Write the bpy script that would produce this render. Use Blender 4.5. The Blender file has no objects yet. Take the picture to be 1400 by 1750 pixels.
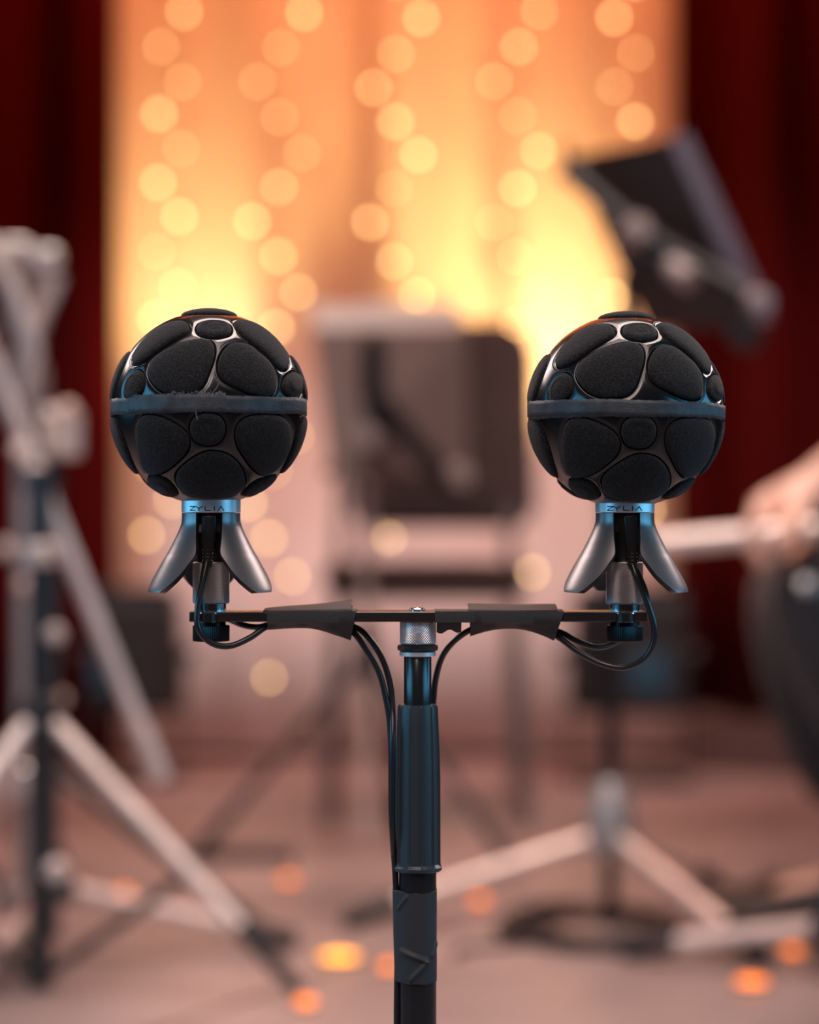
import bpy, bmesh, math, random
import numpy as np
from mathutils import Vector, Matrix
random.seed(7); np.random.seed(7)
scene = bpy.context.scene
PI = math.pi
R = math.radians

# ------------------------------------------------------------------ camera, world, lights, exposure
H = 0.54                 # camera height above the stage floor
D = 1.2367               # distance to the microphones
K = 24.0 / 70.0 / 1400.0
cam_d = bpy.data.cameras.new('camera'); cam = bpy.data.objects.new('camera', cam_d)
scene.collection.objects.link(cam); scene.camera = cam
cam.location = (0, 0, H); cam.rotation_euler = (R(90), 0, 0)
cam_d.sensor_fit = 'HORIZONTAL'; cam_d.sensor_width = 24; cam_d.lens = 70
cam_d.dof.use_dof = True; cam_d.dof.focus_distance = 1.213; cam_d.dof.aperture_fstop = 2.75
cam_d.dof.aperture_blades = 0
cam_d.clip_start = 0.02
scene.view_settings.view_transform = 'Standard'; scene.view_settings.look = 'None'
scene.view_settings.exposure = 0.0; scene.view_settings.gamma = 1.0
scene.view_settings.use_curve_mapping = False
scene.cycles.use_denoising = True
scene.cycles.sample_clamp_indirect = 4.0
scene.cycles.max_bounces = 6

w = bpy.data.worlds.new('world'); scene.world = w; w.use_nodes = True
w.node_tree.nodes['Background'].inputs[0].default_value = (0.9, 0.55, 0.5, 1)
w.node_tree.nodes['Background'].inputs[1].default_value = 0.010

def aim(o, tgt):
    o.rotation_euler = (Vector(tgt) - o.location).to_track_quat('-Z', 'Y').to_euler()
def area(name, loc, tgt, size, power, col, sy=None):
    l = bpy.data.lights.new(name, 'AREA'); l.size = size
    if sy: l.shape = 'RECTANGLE'; l.size_y = sy
    l.energy = power; l.color = col
    o = bpy.data.objects.new(name, l); scene.collection.objects.link(o); o.location = loc; aim(o, tgt); return o
def spot(name, loc, tgt, power, col, ang, blend=1.0, rad=0.05):
    l = bpy.data.lights.new(name, 'SPOT'); l.energy = power; l.color = col
    l.spot_size = R(ang); l.spot_blend = blend; l.shadow_soft_size = rad
    o = bpy.data.objects.new(name, l); scene.collection.objects.link(o); o.location = loc; aim(o, tgt); return o

# overhead stage wash, two teal side lights in front of the stage, back wash on the drape, added fills for feet and hand
ow = area('overhead_wash', (0.1, 2.3, 3.2), (0.0, 2.6, 0), 1.6, 40, (1.0, 0.80, 0.73)); ow.data.spread = R(95)
area('overhead_key', (0.0, 0.35, 2.3), (0.0, D, 0.6), 2.0, 11, (1.0, 0.80, 0.75)).data.spread = R(75)
area('teal_side_left', (-1.75, 1.0, 0.84), (-0.1, D, 0.58), 2.3, 7.5, (0.14, 0.60, 1.0), 0.6).data.spread = R(110)
area('teal_side_right', (1.75, 1.0, 0.84), (0.1, D, 0.58), 2.3, 7.5, (0.14, 0.60, 1.0), 0.6).data.spread = R(110)
area('rear_foot_fill_left', (-1.9, 3.5, 2.1), (0, D, 0.55), 1.1, 4.2, (1.0, 0.80, 0.76)).data.spread = R(60)  # added pair of fills, gives the flared microphone feet a pinkish gradient
area('rear_foot_fill_right', (1.9, 3.5, 2.1), (0, D, 0.55), 1.1, 4.2, (1.0, 0.80, 0.76)).data.spread = R(60)
spot('floor_pool', (0.15, 4.3, 3.1), (0.15, 3.75, 0), 60, (1.0, 0.76, 0.70), 44, 1.0, 0.15)
spot('warm_hand_fill', (2.3, 4.3, 2.4), (0.6, 2.85, 0.5), 95, (1.0, 0.60, 0.36), 34, 1.0, 0.1)  # added fill, brightens the hand and gives it a warm rim
spot('front_fill', (-0.4, -1.2, 2.2), (0.05, 3.0, -0.25), 55, (1.0, 0.82, 0.77), 46, 1.0, 0.35)
area('drape_top_wash', (0.0, 4.35, 2.7), (0.0, 5.2, 1.0), 2.0, 36, (1.0, 0.19, 0.05), 0.2)
spot('drape_low_wash_left', (-1.0, 3.75, 1.95), (-0.35, 5.2, 0.02), 120, (1.0, 0.77, 0.78), 46, 1.0, 0.12)
spot('drape_low_wash_right', (0.95, 3.75, 1.95), (0.30, 5.2, 0.02), 120, (1.0, 0.77, 0.78), 46, 1.0, 0.12)

# ------------------------------------------------------------------ helpers
def S_(v): return D * K * v
def P(px, py, Y): return Vector(((px - 700) * Y * K, Y, H + (875 - py) * Y * K))
def XZ(px, py): return ((px - 700) * D * K, H + (875 - py) * D * K)
def X(px): return (px - 700) * D * K
def Z(py): return H + (875 - py) * D * K
def FL(px, py):
    Y = H / ((py - 875) * K); return Vector(((px - 700) * Y * K, Y, 0))

def nt(m): m.use_nodes = True; return m.node_tree.nodes, m.node_tree.links
def mat(name, col, rough=0.5, metal=0.0, bump=None, var=None, coat=0.0, sheen=0.0, emit=None, spec=0.5, sss=0.0):
    m = bpy.data.materials.new(name); N, L = nt(m); b = N['Principled BSDF']
    b.inputs['Base Color'].default_value = (*col, 1); b.inputs['Roughness'].default_value = rough
    b.inputs['Metallic'].default_value = metal; b.inputs['Specular IOR Level'].default_value = spec
    if coat: b.inputs['Coat Weight'].default_value = coat; b.inputs['Coat Roughness'].default_value = 0.12
    if sheen:
        b.inputs['Sheen Weight'].default_value = sheen; b.inputs['Sheen Roughness'].default_value = 0.45
        b.inputs['Sheen Tint'].default_value = (1, 0.9, 0.85, 1)
    if sss: b.inputs['Subsurface Weight'].default_value = sss; b.inputs['Subsurface Radius'].default_value = (0.02, 0.008, 0.004)
    if emit: b.inputs['Emission Color'].default_value = (*emit[0], 1); b.inputs['Emission Strength'].default_value = emit[1]
    tc = N.new('ShaderNodeTexCoord')
    if var:   # (scale, amount): mottled colour
        n = N.new('ShaderNodeTexNoise'); n.inputs['Scale'].default_value = var[0]; n.inputs['Detail'].default_value = 4
        L.new(tc.outputs['Object'], n.inputs['Vector'])
        r = N.new('ShaderNodeValToRGB'); r.color_ramp.elements[0].position = 0.3; r.color_ramp.elements[1].position = 0.7
        r.color_ramp.elements[0].color = (*[c * (1 - var[1]) for c in col], 1)
        r.color_ramp.elements[1].color = (*[min(1, c * (1 + var[1])) for c in col], 1)
        L.new(n.outputs['Fac'], r.inputs['Fac']); L.new(r.outputs['Color'], b.inputs['Base Color'])
    if bump:  # (scale, strength, distance)
        n = N.new('ShaderNodeTexNoise'); n.inputs['Scale'].default_value = bump[0]; n.inputs['Detail'].default_value = 3
        L.new(tc.outputs['Object'], n.inputs['Vector'])
        bp = N.new('ShaderNodeBump'); bp.inputs['Strength'].default_value = bump[1]; bp.inputs['Distance'].default_value = bump[2]
        L.new(n.outputs['Fac'], bp.inputs['Height']); L.new(bp.outputs['Normal'], b.inputs['Normal'])
    return m

def knurl_mat(name, col, rough, metal, n, pitch, depth=0.0004, straight=False):
    m = bpy.data.materials.new(name); N, L = nt(m); b = N['Principled BSDF']
    b.inputs['Base Color'].default_value = (*col, 1); b.inputs['Roughness'].default_value = rough; b.inputs['Metallic'].default_value = metal
    tc = N.new('ShaderNodeTexCoord'); sp = N.new('ShaderNodeSeparateXYZ'); L.new(tc.outputs['Object'], sp.inputs[0])
    def M(op, a, c=None):
        x = N.new('ShaderNodeMath'); x.operation = op
        for i, v in enumerate((a, c)):
            if v is None: continue
            if isinstance(v, (int, float)): x.inputs[i].default_value = v
            else: L.new(v, x.inputs[i])
        return x.outputs[0]
    ang = M('MULTIPLY', M('ARCTAN2', sp.outputs['Y'], sp.outputs['X']), float(n))
    if straight: h = M('SINE', ang)
    else:
        zz = M('MULTIPLY', sp.outputs['Z'], 2 * PI / pitch)
        h = M('MINIMUM', M('SINE', M('ADD', ang, zz)), M('SINE', M('SUBTRACT', ang, zz)))
    bp = N.new('ShaderNodeBump'); bp.inputs['Strength'].default_value = 1.0; bp.inputs['Distance'].default_value = depth
    L.new(h, bp.inputs['Height']); L.new(bp.outputs['Normal'], b.inputs['Normal'])
    return m

def weave_mat(name, col, rough, scale, sheen, bump=0.0003):
    m = bpy.data.materials.new(name); N, L = nt(m); b = N['Principled BSDF']
    b.inputs['Roughness'].default_value = rough; b.inputs['Specular IOR Level'].default_value = 0.15
    b.inputs['Sheen Weight'].default_value = sheen; b.inputs['Sheen Roughness'].default_value = 0.5
    tc = N.new('ShaderNodeTexCoord')
    v = N.new('ShaderNodeTexVoronoi'); v.inputs['Scale'].default_value = scale; L.new(tc.outputs['Object'], v.inputs['Vector'])
    n = N.new('ShaderNodeTexNoise'); n.inputs['Scale'].default_value = scale * 0.55; n.inputs['Detail'].default_value = 5; L.new(tc.outputs['Object'], n.inputs['Vector'])
    r = N.new('ShaderNodeValToRGB'); r.color_ramp.elements[0].position = 0.42; r.color_ramp.elements[1].position = 0.72
    r.color_ramp.elements[0].color = (*[c * 0.55 for c in col], 1); r.color_ramp.elements[1].color = (*[c * 2.6 for c in col], 1)
    L.new(n.outputs['Fac'], r.inputs['Fac']); L.new(r.outputs['Color'], b.inputs['Base Color'])
    bp = N.new('ShaderNodeBump'); bp.inputs['Strength'].default_value = 0.8; bp.inputs['Distance'].default_value = bump
    L.new(v.outputs['Distance'], bp.inputs['Height']); L.new(bp.outputs['Normal'], b.inputs['Normal'])
    return m

class MB:
    def __init__(s): s.v = []; s.f = []
    def add(s, vs, fs):
        o = len(s.v); s.v += [tuple(x) for x in vs]; s.f += [tuple(i + o for i in f) for f in fs]
    def box(s, c, size, rot=None):
        c = Vector(c); h = Vector(size) / 2; m = rot.to_3x3() if rot else Matrix.Identity(3)
        vs = [c + m @ Vector((x * h.x, y * h.y, z * h.z)) for x in (-1, 1) for y in (-1, 1) for z in (-1, 1)]
        s.add(vs, [(0, 1, 3, 2), (4, 6, 7, 5), (0, 4, 5, 1), (2, 3, 7, 6), (0, 2, 6, 4), (1, 5, 7, 3)]); return s
    def tube(s, pts, r, seg=16, flat=None):
        pts = [Vector(p) for p in pts]; n = len(pts); rs = r if isinstance(r, (list, tuple)) else [r] * n
        t0 = (pts[1] - pts[0]).normalized(); up = Vector((0, 0, 1)) if abs(t0.z) < 0.9 else Vector((1, 0, 0))
        a = t0.cross(up).normalized(); vs = []
        for i, p in enumerate(pts):
            t = (pts[min(i + 1, n - 1)] - pts[max(i - 1, 0)]).normalized()
            a = (a - t * a.dot(t)).normalized(); b = t.cross(a)
            for j in range(seg):
                th = 2 * PI * j / seg; vs.append(p + (a * math.cos(th) + b * math.sin(th) * (flat or 1)) * rs[i])
        fs = [(i * seg + j, i * seg + (j + 1) % seg, (i + 1) * seg + (j + 1) % seg, (i + 1) * seg + j) for i in range(n - 1) for j in range(seg)]
        fs += [tuple(range(seg - 1, -1, -1)), tuple((n - 1) * seg + j for j in range(seg))]
        s.add(vs, fs); return s
    def lathe(s, prof, c=(0, 0, 0), seg=48, axis=None, mod=None):
        c = Vector(c); q = Vector(axis).to_track_quat('Z', 'Y').to_matrix() if axis else Matrix.Identity(3)
        n = len(prof); vs = []
        for i, (r, z) in enumerate(prof):
            for j in range(seg):
                th = 2 * PI * j / seg; rr = r * (mod(th, i) if mod else 1)
                vs.append(c + q @ Vector((rr * math.cos(th), rr * math.sin(th), z)))
        fs = [(i * seg + j, i * seg + (j + 1) % seg, (i + 1) * seg + (j + 1) % seg, (i + 1) * seg + j) for i in range(n - 1) for j in range(seg)]
        fs += [tuple(range(seg - 1, -1, -1)), tuple((n - 1) * seg + j for j in range(seg))]
        s.add(vs, fs); return s
    def cyl(s, a, b, r, seg=24, bev=None):
        a = Vector(a); b = Vector(b); l = (b - a).length; e = bev if bev is not None else min(r, l) * 0.12
        return s.lathe([(r - e, 0), (r, e), (r, l - e), (r - e, l)], a, seg, (b - a))
    def grid(s, nu, nv, f):
        vs = [f(i / (nu - 1), j / (nv - 1)) for i in range(nu) for j in range(nv)]
        s.add(vs, [(i * nv + j, (i + 1) * nv + j, (i + 1) * nv + j + 1, i * nv + j + 1) for i in range(nu - 1) for j in range(nv - 1)]); return s
    def build(s, name, m, parent=None, loc=None, smooth=40, bevel=None, solid=None, subsurf=0, flip=False):
        me = bpy.data.meshes.new(name); me.from_pydata(s.v, [], s.f); me.validate()
        bm = bmesh.new(); bm.from_mesh(me); bmesh.ops.recalc_face_normals(bm, faces=bm.faces); bm.to_mesh(me); bm.free()
        if smooth:
            me.polygons.foreach_set('use_smooth', [True] * len(me.polygons)); me.set_sharp_from_angle(angle=R(smooth))
        me.materials.append(m)
        o = bpy.data.objects.new(name, me); scene.collection.objects.link(o)
        if parent: o.parent = parent
        if loc is not None: o.location = loc
        if solid:
            d = o.modifiers.new('thickness', 'SOLIDIFY'); d.thickness = solid; d.offset = 0
        if bevel:
            d = o.modifiers.new('bevel', 'BEVEL'); d.width = bevel; d.segments = 3; d.limit_method = 'ANGLE'; d.angle_limit = R(35)
        if subsurf:
            d = o.modifiers.new('sub', 'SUBSURF'); d.levels = subsurf; d.render_levels = subsurf
        return o

def tag(o, label=None, cat=None, group=None, kind=None):
    if label: o['label'] = label
    if cat: o['category'] = cat
    if group: o['group'] = group
    if kind: o['kind'] = kind
    return o
def thing(name, loc, label, cat, group=None, rz=0):
    o = bpy.data.objects.new(name, None); o.empty_display_size = 0.05; scene.collection.objects.link(o)
    o.location = loc; o.rotation_euler.z = rz; return tag(o, label, cat, group)

def crom(pts, n=8, closed=False):
    pts = [Vector(p) for p in pts]; out = []; N = len(pts)
    for i in range(N if closed else N - 1):
        g = (lambda k: pts[k % N]) if closed else (lambda k: pts[max(0, min(N - 1, k))])
        p0, p1, p2, p3 = g(i - 1), g(i), g(i + 1), g(i + 2)
        for j in range(n):
            t = j / n
            out.append(0.5 * ((2 * p1) + (p2 - p0) * t + (2 * p0 - 5 * p1 + 4 * p2 - p3) * t * t + (3 * p1 - p0 - 3 * p2 + p3) * t ** 3))
    if not closed: out.append(pts[-1])
    return out

# ------------------------------------------------------------------ materials
M_drape = mat('white_drape_cloth', (0.74, 0.64, 0.60), 0.85, bump=(6, 0.15, 0.01), sheen=0.1)
M_red = mat('red_velvet', (0.055, 0.0006, 0.0010), 0.9, sheen=0.0, bump=(40, 0.1, 0.005), spec=0.1)
M_black = mat('black_powder_coat', (0.018, 0.019, 0.021), 0.33, bump=(900, 0.15, 0.0002))
M_blackgloss = mat('black_anodised_metal', (0.012, 0.012, 0.014), 0.22, 0.0, spec=0.6)
M_rubber = mat('black_rubber', (0.012, 0.012, 0.013), 0.55)
M_dull = mat('dull_metal_knob', (0.42, 0.34, 0.32), 0.4, 0.4)
M_pipe = mat('worn_nickel_tube', (0.80, 0.66, 0.59), 0.42, 0.45, var=(20, 0.12))
M_darkpipe = mat('dark_lacquered_tube', (0.04, 0.036, 0.036), 0.45)
M_chrome = mat('polished_steel', (0.72, 0.72, 0.74), 0.14, 1.0)
M_ring = mat('brushed_aluminium', (0.72, 0.72, 0.74), 0.35, 0.6, bump=(300, 0.05, 0.0002))
M_cable = mat('black_cable_jacket', (0.012, 0.013, 0.015), 0.3, spec=0.5)
M_tape = mat('black_cloth_tape', (0.026, 0.026, 0.027), 0.6, bump=(1500, 0.5, 0.0003), spec=0.35)
M_grip = mat('dark_plastic_grip', (0.020, 0.027, 0.033), 0.42, bump=(1400, 0.35, 0.0002))
M_knob = mat('pale_metal_knob', (0.8, 0.76, 0.72), 0.3, 0.6)

# ------------------------------------------------------------------ setting
def floor_material():
    m = bpy.data.materials.new('scuffed_stage_panels'); N, L = nt(m); b = N['Principled BSDF']
    tc = N.new('ShaderNodeTexCoord')
    br = N.new('ShaderNodeTexBrick'); br.inputs['Scale'].default_value = 1.0; br.inputs['Brick Width'].default_value = 2.2; br.inputs['Row Height'].default_value = 1.05
    br.inputs['Mortar Size'].default_value = 0.006; br.inputs['Color1'].default_value = (0.33, 0.255, 0.242, 1); br.inputs['Color2'].default_value = (0.29, 0.222, 0.21, 1)
    br.inputs['Mortar'].default_value = (0.05, 0.035, 0.033, 1)
    mp = N.new('ShaderNodeMapping'); mp.inputs['Rotation'].default_value = (0, 0, R(28)); mp.inputs['Location'].default_value = (0.3, 0.35, 0)
    L.new(tc.outputs['Object'], mp.inputs['Vector']); L.new(mp.outputs['Vector'], br.inputs['Vector'])
    n = N.new('ShaderNodeTexNoise'); n.inputs['Scale'].default_value = 2.6; n.inputs['Detail'].default_value = 6; L.new(tc.outputs['Object'], n.inputs['Vector'])
    mx = N.new('ShaderNodeMix'); mx.data_type = 'RGBA'; mx.blend_type = 'MULTIPLY'; mx.inputs[0].default_value = 0.75
    r = N.new('ShaderNodeValToRGB'); r.color_ramp.elements[0].position = 0.3; r.color_ramp.elements[1].position = 0.68
    r.color_ramp.elements[0].color = (0.36, 0.33, 0.33, 1); r.color_ramp.elements[1].color = (1.15, 1.08, 1.05, 1)
    L.new(n.outputs['Fac'], r.inputs['Fac']); L.new(br.outputs['Color'], mx.inputs[6]); L.new(r.outputs['Color'], mx.inputs[7])
    L.new(mx.outputs[2], b.inputs['Base Color'])
    rr = N.new('ShaderNodeMapRange'); rr.inputs[3].default_value = 0.25; rr.inputs[4].default_value = 0.5
    L.new(n.outputs['Fac'], rr.inputs[0]); L.new(rr.outputs[0], b.inputs['Roughness'])
    bp = N.new('ShaderNodeBump'); bp.inputs['Strength'].default_value = 0.3; bp.inputs['Distance'].default_value = 0.01
    L.new(n.outputs['Fac'], bp.inputs['Height']); L.new(bp.outputs['Normal'], b.inputs['Normal'])
    return m
tag(MB().box((0, 2.0, -0.05), (7, 8.4, 0.1)).build('floor', floor_material()), kind='structure')
M_wall = mat('dark_plaster', (0.02, 0.012, 0.012), 0.9, bump=(20, 0.2, 0.01))
tag(MB().box((0, 5.75, 1.6), (7, 0.1, 3.3)).build('wall_back', M_wall), kind='structure')
tag(MB().box((-3.45, 2.0, 1.6), (0.1, 8.4, 3.3)).build('wall_left', M_wall), kind='structure')
tag(MB().box((3.45, 2.0, 1.6), (0.1, 8.4, 3.3)).build('wall_right', M_wall), kind='structure')

def drape(name, pts, z0, z1, amp, wl, m, seed=0, nu=260, nv=10, taper=0.0, n2=0.35):
    """hanging cloth with pleats along a ground line"""
    rnd = random.Random(seed); ph = [rnd.uniform(0, 6.28) for _ in range(4)]
    line = crom([Vector((x, y, 0)) for x, y in pts], 24); L_ = [0]
    for a, b in zip(line, line[1:]): L_.append(L_[-1] + (b - a).length)
    T = L_[-1]; mb = MB()
    def f(u, v):
        s = u * T; k = 0
        while k < len(L_) - 2 and L_[k + 1] < s: k += 1
        t = (s - L_[k]) / max(1e-9, L_[k + 1] - L_[k]); p = line[k].lerp(line[k + 1], t)
        d = (line[k + 1] - line[k]).normalized(); nrm = Vector((d.y, -d.x, 0))
        a = amp * (math.sin(2 * PI * s / wl + ph[0] + 0.5 * math.sin(s * 3 + ph[1])) + n2 * math.sin(2 * PI * s / (wl * 0.43) + ph[2] + v))
        a *= 0.75 + 0.35 * (1 - v)
        q = p + nrm * a; q.z = z0 + (z1 - z0) * v; return q
    mb.grid(nu, nv, f); return mb.build(name, m, solid=0.004, smooth=60)

YB = 5.2
o = drape('backdrop_drape', [(-1.05, YB), (0, YB + 0.02), (1.15, YB)], 0.02, 3.0, 0.022, 0.34, M_drape, 3)
tag(o, 'tall pale drape at the back glowing orange and yellow behind the light strings', 'drape')
xl = (200 - 700) * 5.1 * K
o = drape('stage_curtain', [(xl, 5.08), (xl - 0.5, 4.98), (xl - 1.2, 4.8), (xl - 1.9, 4.5)], 0.015, 3.0, 0.05, 0.24, M_red, 5)
tag(o, 'dark red velvet curtain hanging left of the glowing drape', 'curtain')
xr = (1155 - 700) * 5.1 * K
o = drape('stage_curtain', [(xr, 5.08), (xr + 0.35, 4.9), (xr + 0.9, 4.62), (xr + 2.0, 4.0)], 0.12, 3.0, 0.05, 0.26, M_red, 9)
tag(o, 'dark red velvet curtain hanging right of the glowing drape behind the tilted music stand', 'curtain')
# low board running under the right curtain
bb = MB(); a = Vector((xr + 0.03, 4.99, 0)); b = Vector((xr + 1.95, 3.88, 0)); d = (b - a).normalized(); q = Matrix.Rotation(math.atan2(d.y, d.x), 4, 'Z')
bb.box((a + b) / 2 + Vector((0, 0, 0.055)), ((b - a).length, 0.03, 0.11), q)
tag(bb.build('baseboard_right', mat('brown_board', (0.10, 0.06, 0.055), 0.5), bevel=0.004), kind='structure')

# ------------------------------------------------------------------ light strings on the drape
M_bulb = mat('warm_bulb', (1, 0.85, 0.5), 0.3, emit=((1.0, 0.62, 0.24), 10.5))
M_cord = mat('clear_cord', (0.45, 0.36, 0.3), 0.4)
sb = MB().lathe([(0.0005, -0.009), (0.006, -0.0065), (0.009, -0.001), (0.0075, 0.005), (0.003, 0.0085), (0.0005, 0.0095)], seg=16)
bulb_proto = None
strings = [
    ('leftmost', [(315, 20), (275, 80), (312, 140), (272, 195), (309, 254), (270, 312), (307, 370), (268, 430), (303, 490), (266, 545), (300, 610), (262, 670), (298, 735), (258, 795), (294, 855), (250, 915)]),
    ('second from the left', [(520, 22), (480, 82), (440, 139), (478, 200), (516, 262), (477, 320), (431, 378), (476, 438), (510, 500), (472, 560), (430, 622), (470, 683), (506, 745), (468, 805), (425, 860), (460, 920), (500, 985), (460, 1158)]),
    ('middle', [(720, 31), (677, 92), (639, 150), (676, 208), (715, 265), (674, 322), (632, 380), (674, 447), (712, 505), (672, 565), (630, 622), (670, 682), (708, 742), (668, 802), (627, 862), (665, 920)]),
    ('second from the right', [(922, 20), (887, 80), (845, 139), (885, 198), (921, 258), (885, 322), (845, 380), (881, 438), (916, 500), (880, 558), (840, 618), (878, 678), (912, 738), (876, 798), (838, 858), (875, 917), (910, 978), (880, 1160)]),
    ('rightmost', [(1050, 30), (1087, 91), (1050, 148), (1086, 208), (1049, 268), (1084, 328), (1047, 388), (1082, 448), (1045, 508), (1080, 568), (1043, 628), (1078, 688), (1041, 748), (1074, 808), (1108, 870), (1070, 930)]),
]
for nm, pts in strings:
    Yb = YB - 0.075
    ex = [(pts[(-k) % 4 if len(pts) > 4 else 0][0], pts[0][1] - 60 * k) for k in range(1, 9)][::-1]; pts = ex + pts
    p0 = P(pts[0][0], pts[0][1] - 150, Yb)
    root = thing('string_light', (p0.x, Yb, 0.1), 'string of warm bulbs down the glowing drape, ' + nm + ' of five', 'string lights', 'light strings on the glowing drape')
    w3 = [p0] + [P(x, y, Yb) for x, y in pts]
    MB().tube([p - root.location + Vector((0, 0.012, 0)) for p in w3], 0.0012, 6).build('cord', M_cord, root)
    for i, p in enumerate(w3[1:]):
        if bulb_proto is None: b_ = sb.build('bulb', M_bulb, root); bulb_proto = b_
        else: b_ = bulb_proto.copy(); scene.collection.objects.link(b_); b_.parent = root
        b_.location = p - root.location
        s = random.Random(i * 7 + pts[0][0]).choice((0.52, 0.62, 0.72, 0.8)) * (0.85 if pts[i][1] > 800 else 1); b_.scale = (s, s, s)

# ------------------------------------------------------------------ uplights at the foot of the drape
M_lens = mat('lit_amber_lens', (0.9, 0.6, 0.3), 0.2, emit=((1.0, 0.62, 0.15), 6.0))
M_panel = mat('teal_reflection_tint', (0.02, 0.07, 0.11), 0.35)  # teal reflection on the housing put into this dark blue colour
def uplight(px, Y, label, tx, tz, power, wpx, blue, cone):
    c = P(px, 1110, Y); t = thing('stage_uplight', (c.x, Y, 0), label, 'stage light', 'stage lights at the foot of the drape')
    wd = wpx * Y * K; z0 = (H + (875 - 1215) * Y * K); z1 = (H + (875 - 1020) * Y * K); zc = (z0 + z1) / 2; hh = z1 - z0
    MB().box((0, 0, zc), (wd, 0.16, hh)).build('housing', M_rubber, t, bevel=0.012)
    MB().box((blue, -0.083, zc - 0.03), (wd * 0.34, 0.008, hh * 0.34)).build('tinted_panel', M_panel, t, bevel=0.002)
    fin = MB()
    for k in range(5): fin.box((-wd * 0.36 + 0.0, -0.083, zc - hh * 0.35 + k * hh * 0.17), (wd * 0.2, 0.014, 0.006))
    fin.build('cooling_fins', M_blackgloss, t)
    MB().cyl((0, 0.02, z1 - 0.001), (0, 0.02, z1 + 0.003), 0.045).build('lens', M_lens, t)
    MB().box((0, -0.074, z1 + 0.008), (wd * 0.96, 0.006, 0.03)).build('lens_glow_lip', M_black, t, bevel=0.001)  # added lip, keeps the glow of the lens out of view
    y = MB()
    for s in (-1, 1): y.box((s * (wd / 2 + 0.008), 0, zc / 2 + 0.005), (0.006, 0.035, zc))
    y.box((0, 0, 0.004), (wd + 0.022, 0.05, 0.006)); y.build('yoke', M_blackgloss, t, bevel=0.001)
    for s in (-1, 1): MB().cyl((s * (wd / 2 + 0.003), 0, zc), (s * (wd / 2 + 0.03), 0, zc), 0.016).build('tilt_knob', M_rubber, t)
    MB().box((0, 0.0, 0.012), (wd * 0.9, 0.14, 0.014)).build('floor_plate', M_black, t, bevel=0.003)
    l = spot('uplight_beam', (0, 0, 0), (0, 0, 1), power, (1.0, 0.60, 0.21), cone, 1.0, 0.05)
    l.location = (c.x, Y + 0.02, z1 + 0.035); aim(l, (tx, YB, tz)); return t
uplight(232, 4.78, 'black stage uplight on the floor at the left foot of the glowing drape', P(345, 0, YB).x, 1.08, 84, 150, -0.05, 40)
uplight(1075, 4.76, 'black stage uplight with a painted teal glint at the right foot of the glowing drape', P(890, 0, YB).x, 1.05, 122, 190, 0.03, 47)

# ------------------------------------------------------------------ chair
M_uph = weave_mat('brown_grey_upholstery', (0.042, 0.029, 0.027), 0.85, 500, 0.15)
M_frame = mat('grey_steel_frame', (0.30, 0.27, 0.27), 0.4, 0.6)
cc = Vector((0.055, 4.28, 0)); ch = thing('stage_chair', cc, 'dark upholstered chair with grey metal legs behind the front music stand', 'chair')
def rrect(wd, ht, r, n=10, bow=0):
    out = []
    for cx, cz, a0 in ((wd / 2 - r, ht / 2 - r, 0), (-wd / 2 + r, ht / 2 - r, 90), (-wd / 2 + r * 0.6, -ht / 2 + r * 0.6, 180), (wd / 2 - r * 0.6, -ht / 2 + r * 0.6, 270)):
        rr = r if a0 < 180 else r * 0.6
        for i in range(n + 1):
            a = R(a0 + 90 * i / n); x = cx + rr * math.cos(a); z = cz + rr * math.sin(a)
            if z < 0: z -= bow * (1 - (2 * x / wd) ** 2)
            out.append((x, z))
    return out
def pad_solid(outline, fy, thick):
    """cushion: outline in XZ, rounded edge, mapped by fy(x,z)->y"""
    mb = MB(); n = len(outline); vs = []; rings = [(1.0, 0), (1.0, 0.6), (0.96, 0.9), (0.85, 1.0), (0.5, 1.05), (0.05, 1.07)]
    for side in (1, -1):
        for s, d in (rings if side == 1 else rings):
            for x, z in outline: vs.append(Vector((x * s, fy(x * s, z * s) - side * d * thick / 2, z * s)))
    m = len(rings); fs = []
    for b in (0, m):
        for i in range(m - 1):
            for j in range(n): fs.append(((b + i) * n + j, (b + i) * n + (j + 1) % n, (b + i + 1) * n + (j + 1) % n, (b + i + 1) * n + j))
        fs.append(tuple((b + m - 1) * n + j for j in range(n)))
    for j in range(n): fs.append((j, (j + 1) % n, m * n + (j + 1) % n, m * n + j))
    mb.add(vs, fs); return mb
# backrest: px 608..905 wide, 545..905 high at Y 4.45
Yk = 4.46; bw = 0.35; bh = 0.385; zb = H + (875 - 722) * Yk * K
bk = pad_solid(rrect(bw, bh, 0.075, bow=0.012), lambda x, z: 0.25 * x * x * 4 + 0.12 * z, 0.035).build('backrest', M_uph, ch, (P(756, 0, Yk).x - cc.x, Yk - cc.y, zb))
zs = 0.447
st = MB(); sw = 0.355; sd = 0.36
so = rrect(sw, sd, 0.05)
vs = []
for s, z in ((0.93, 0), (1, 0.012), (1, 0.036), (0.96, 0.046), (0.6, 0.05), (0.02, 0.051)):
    for x, y in so: vs.append((x * s, y * s, z))
n = len(so); fs = [(i * n + j, i * n + (j + 1) % n, (i + 1) * n + (j + 1) % n, (i + 1) * n + j) for i in range(5) for j in range(n)] + [tuple(range(n)), tuple(5 * n + j for j in range(n))]
st.add(vs, fs); st.build('seat', M_uph, ch, (P(728, 0, 4.1).x - cc.x, 0, zs - 0.045))
sx = P(728, 0, 4.1).x - cc.x
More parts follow.
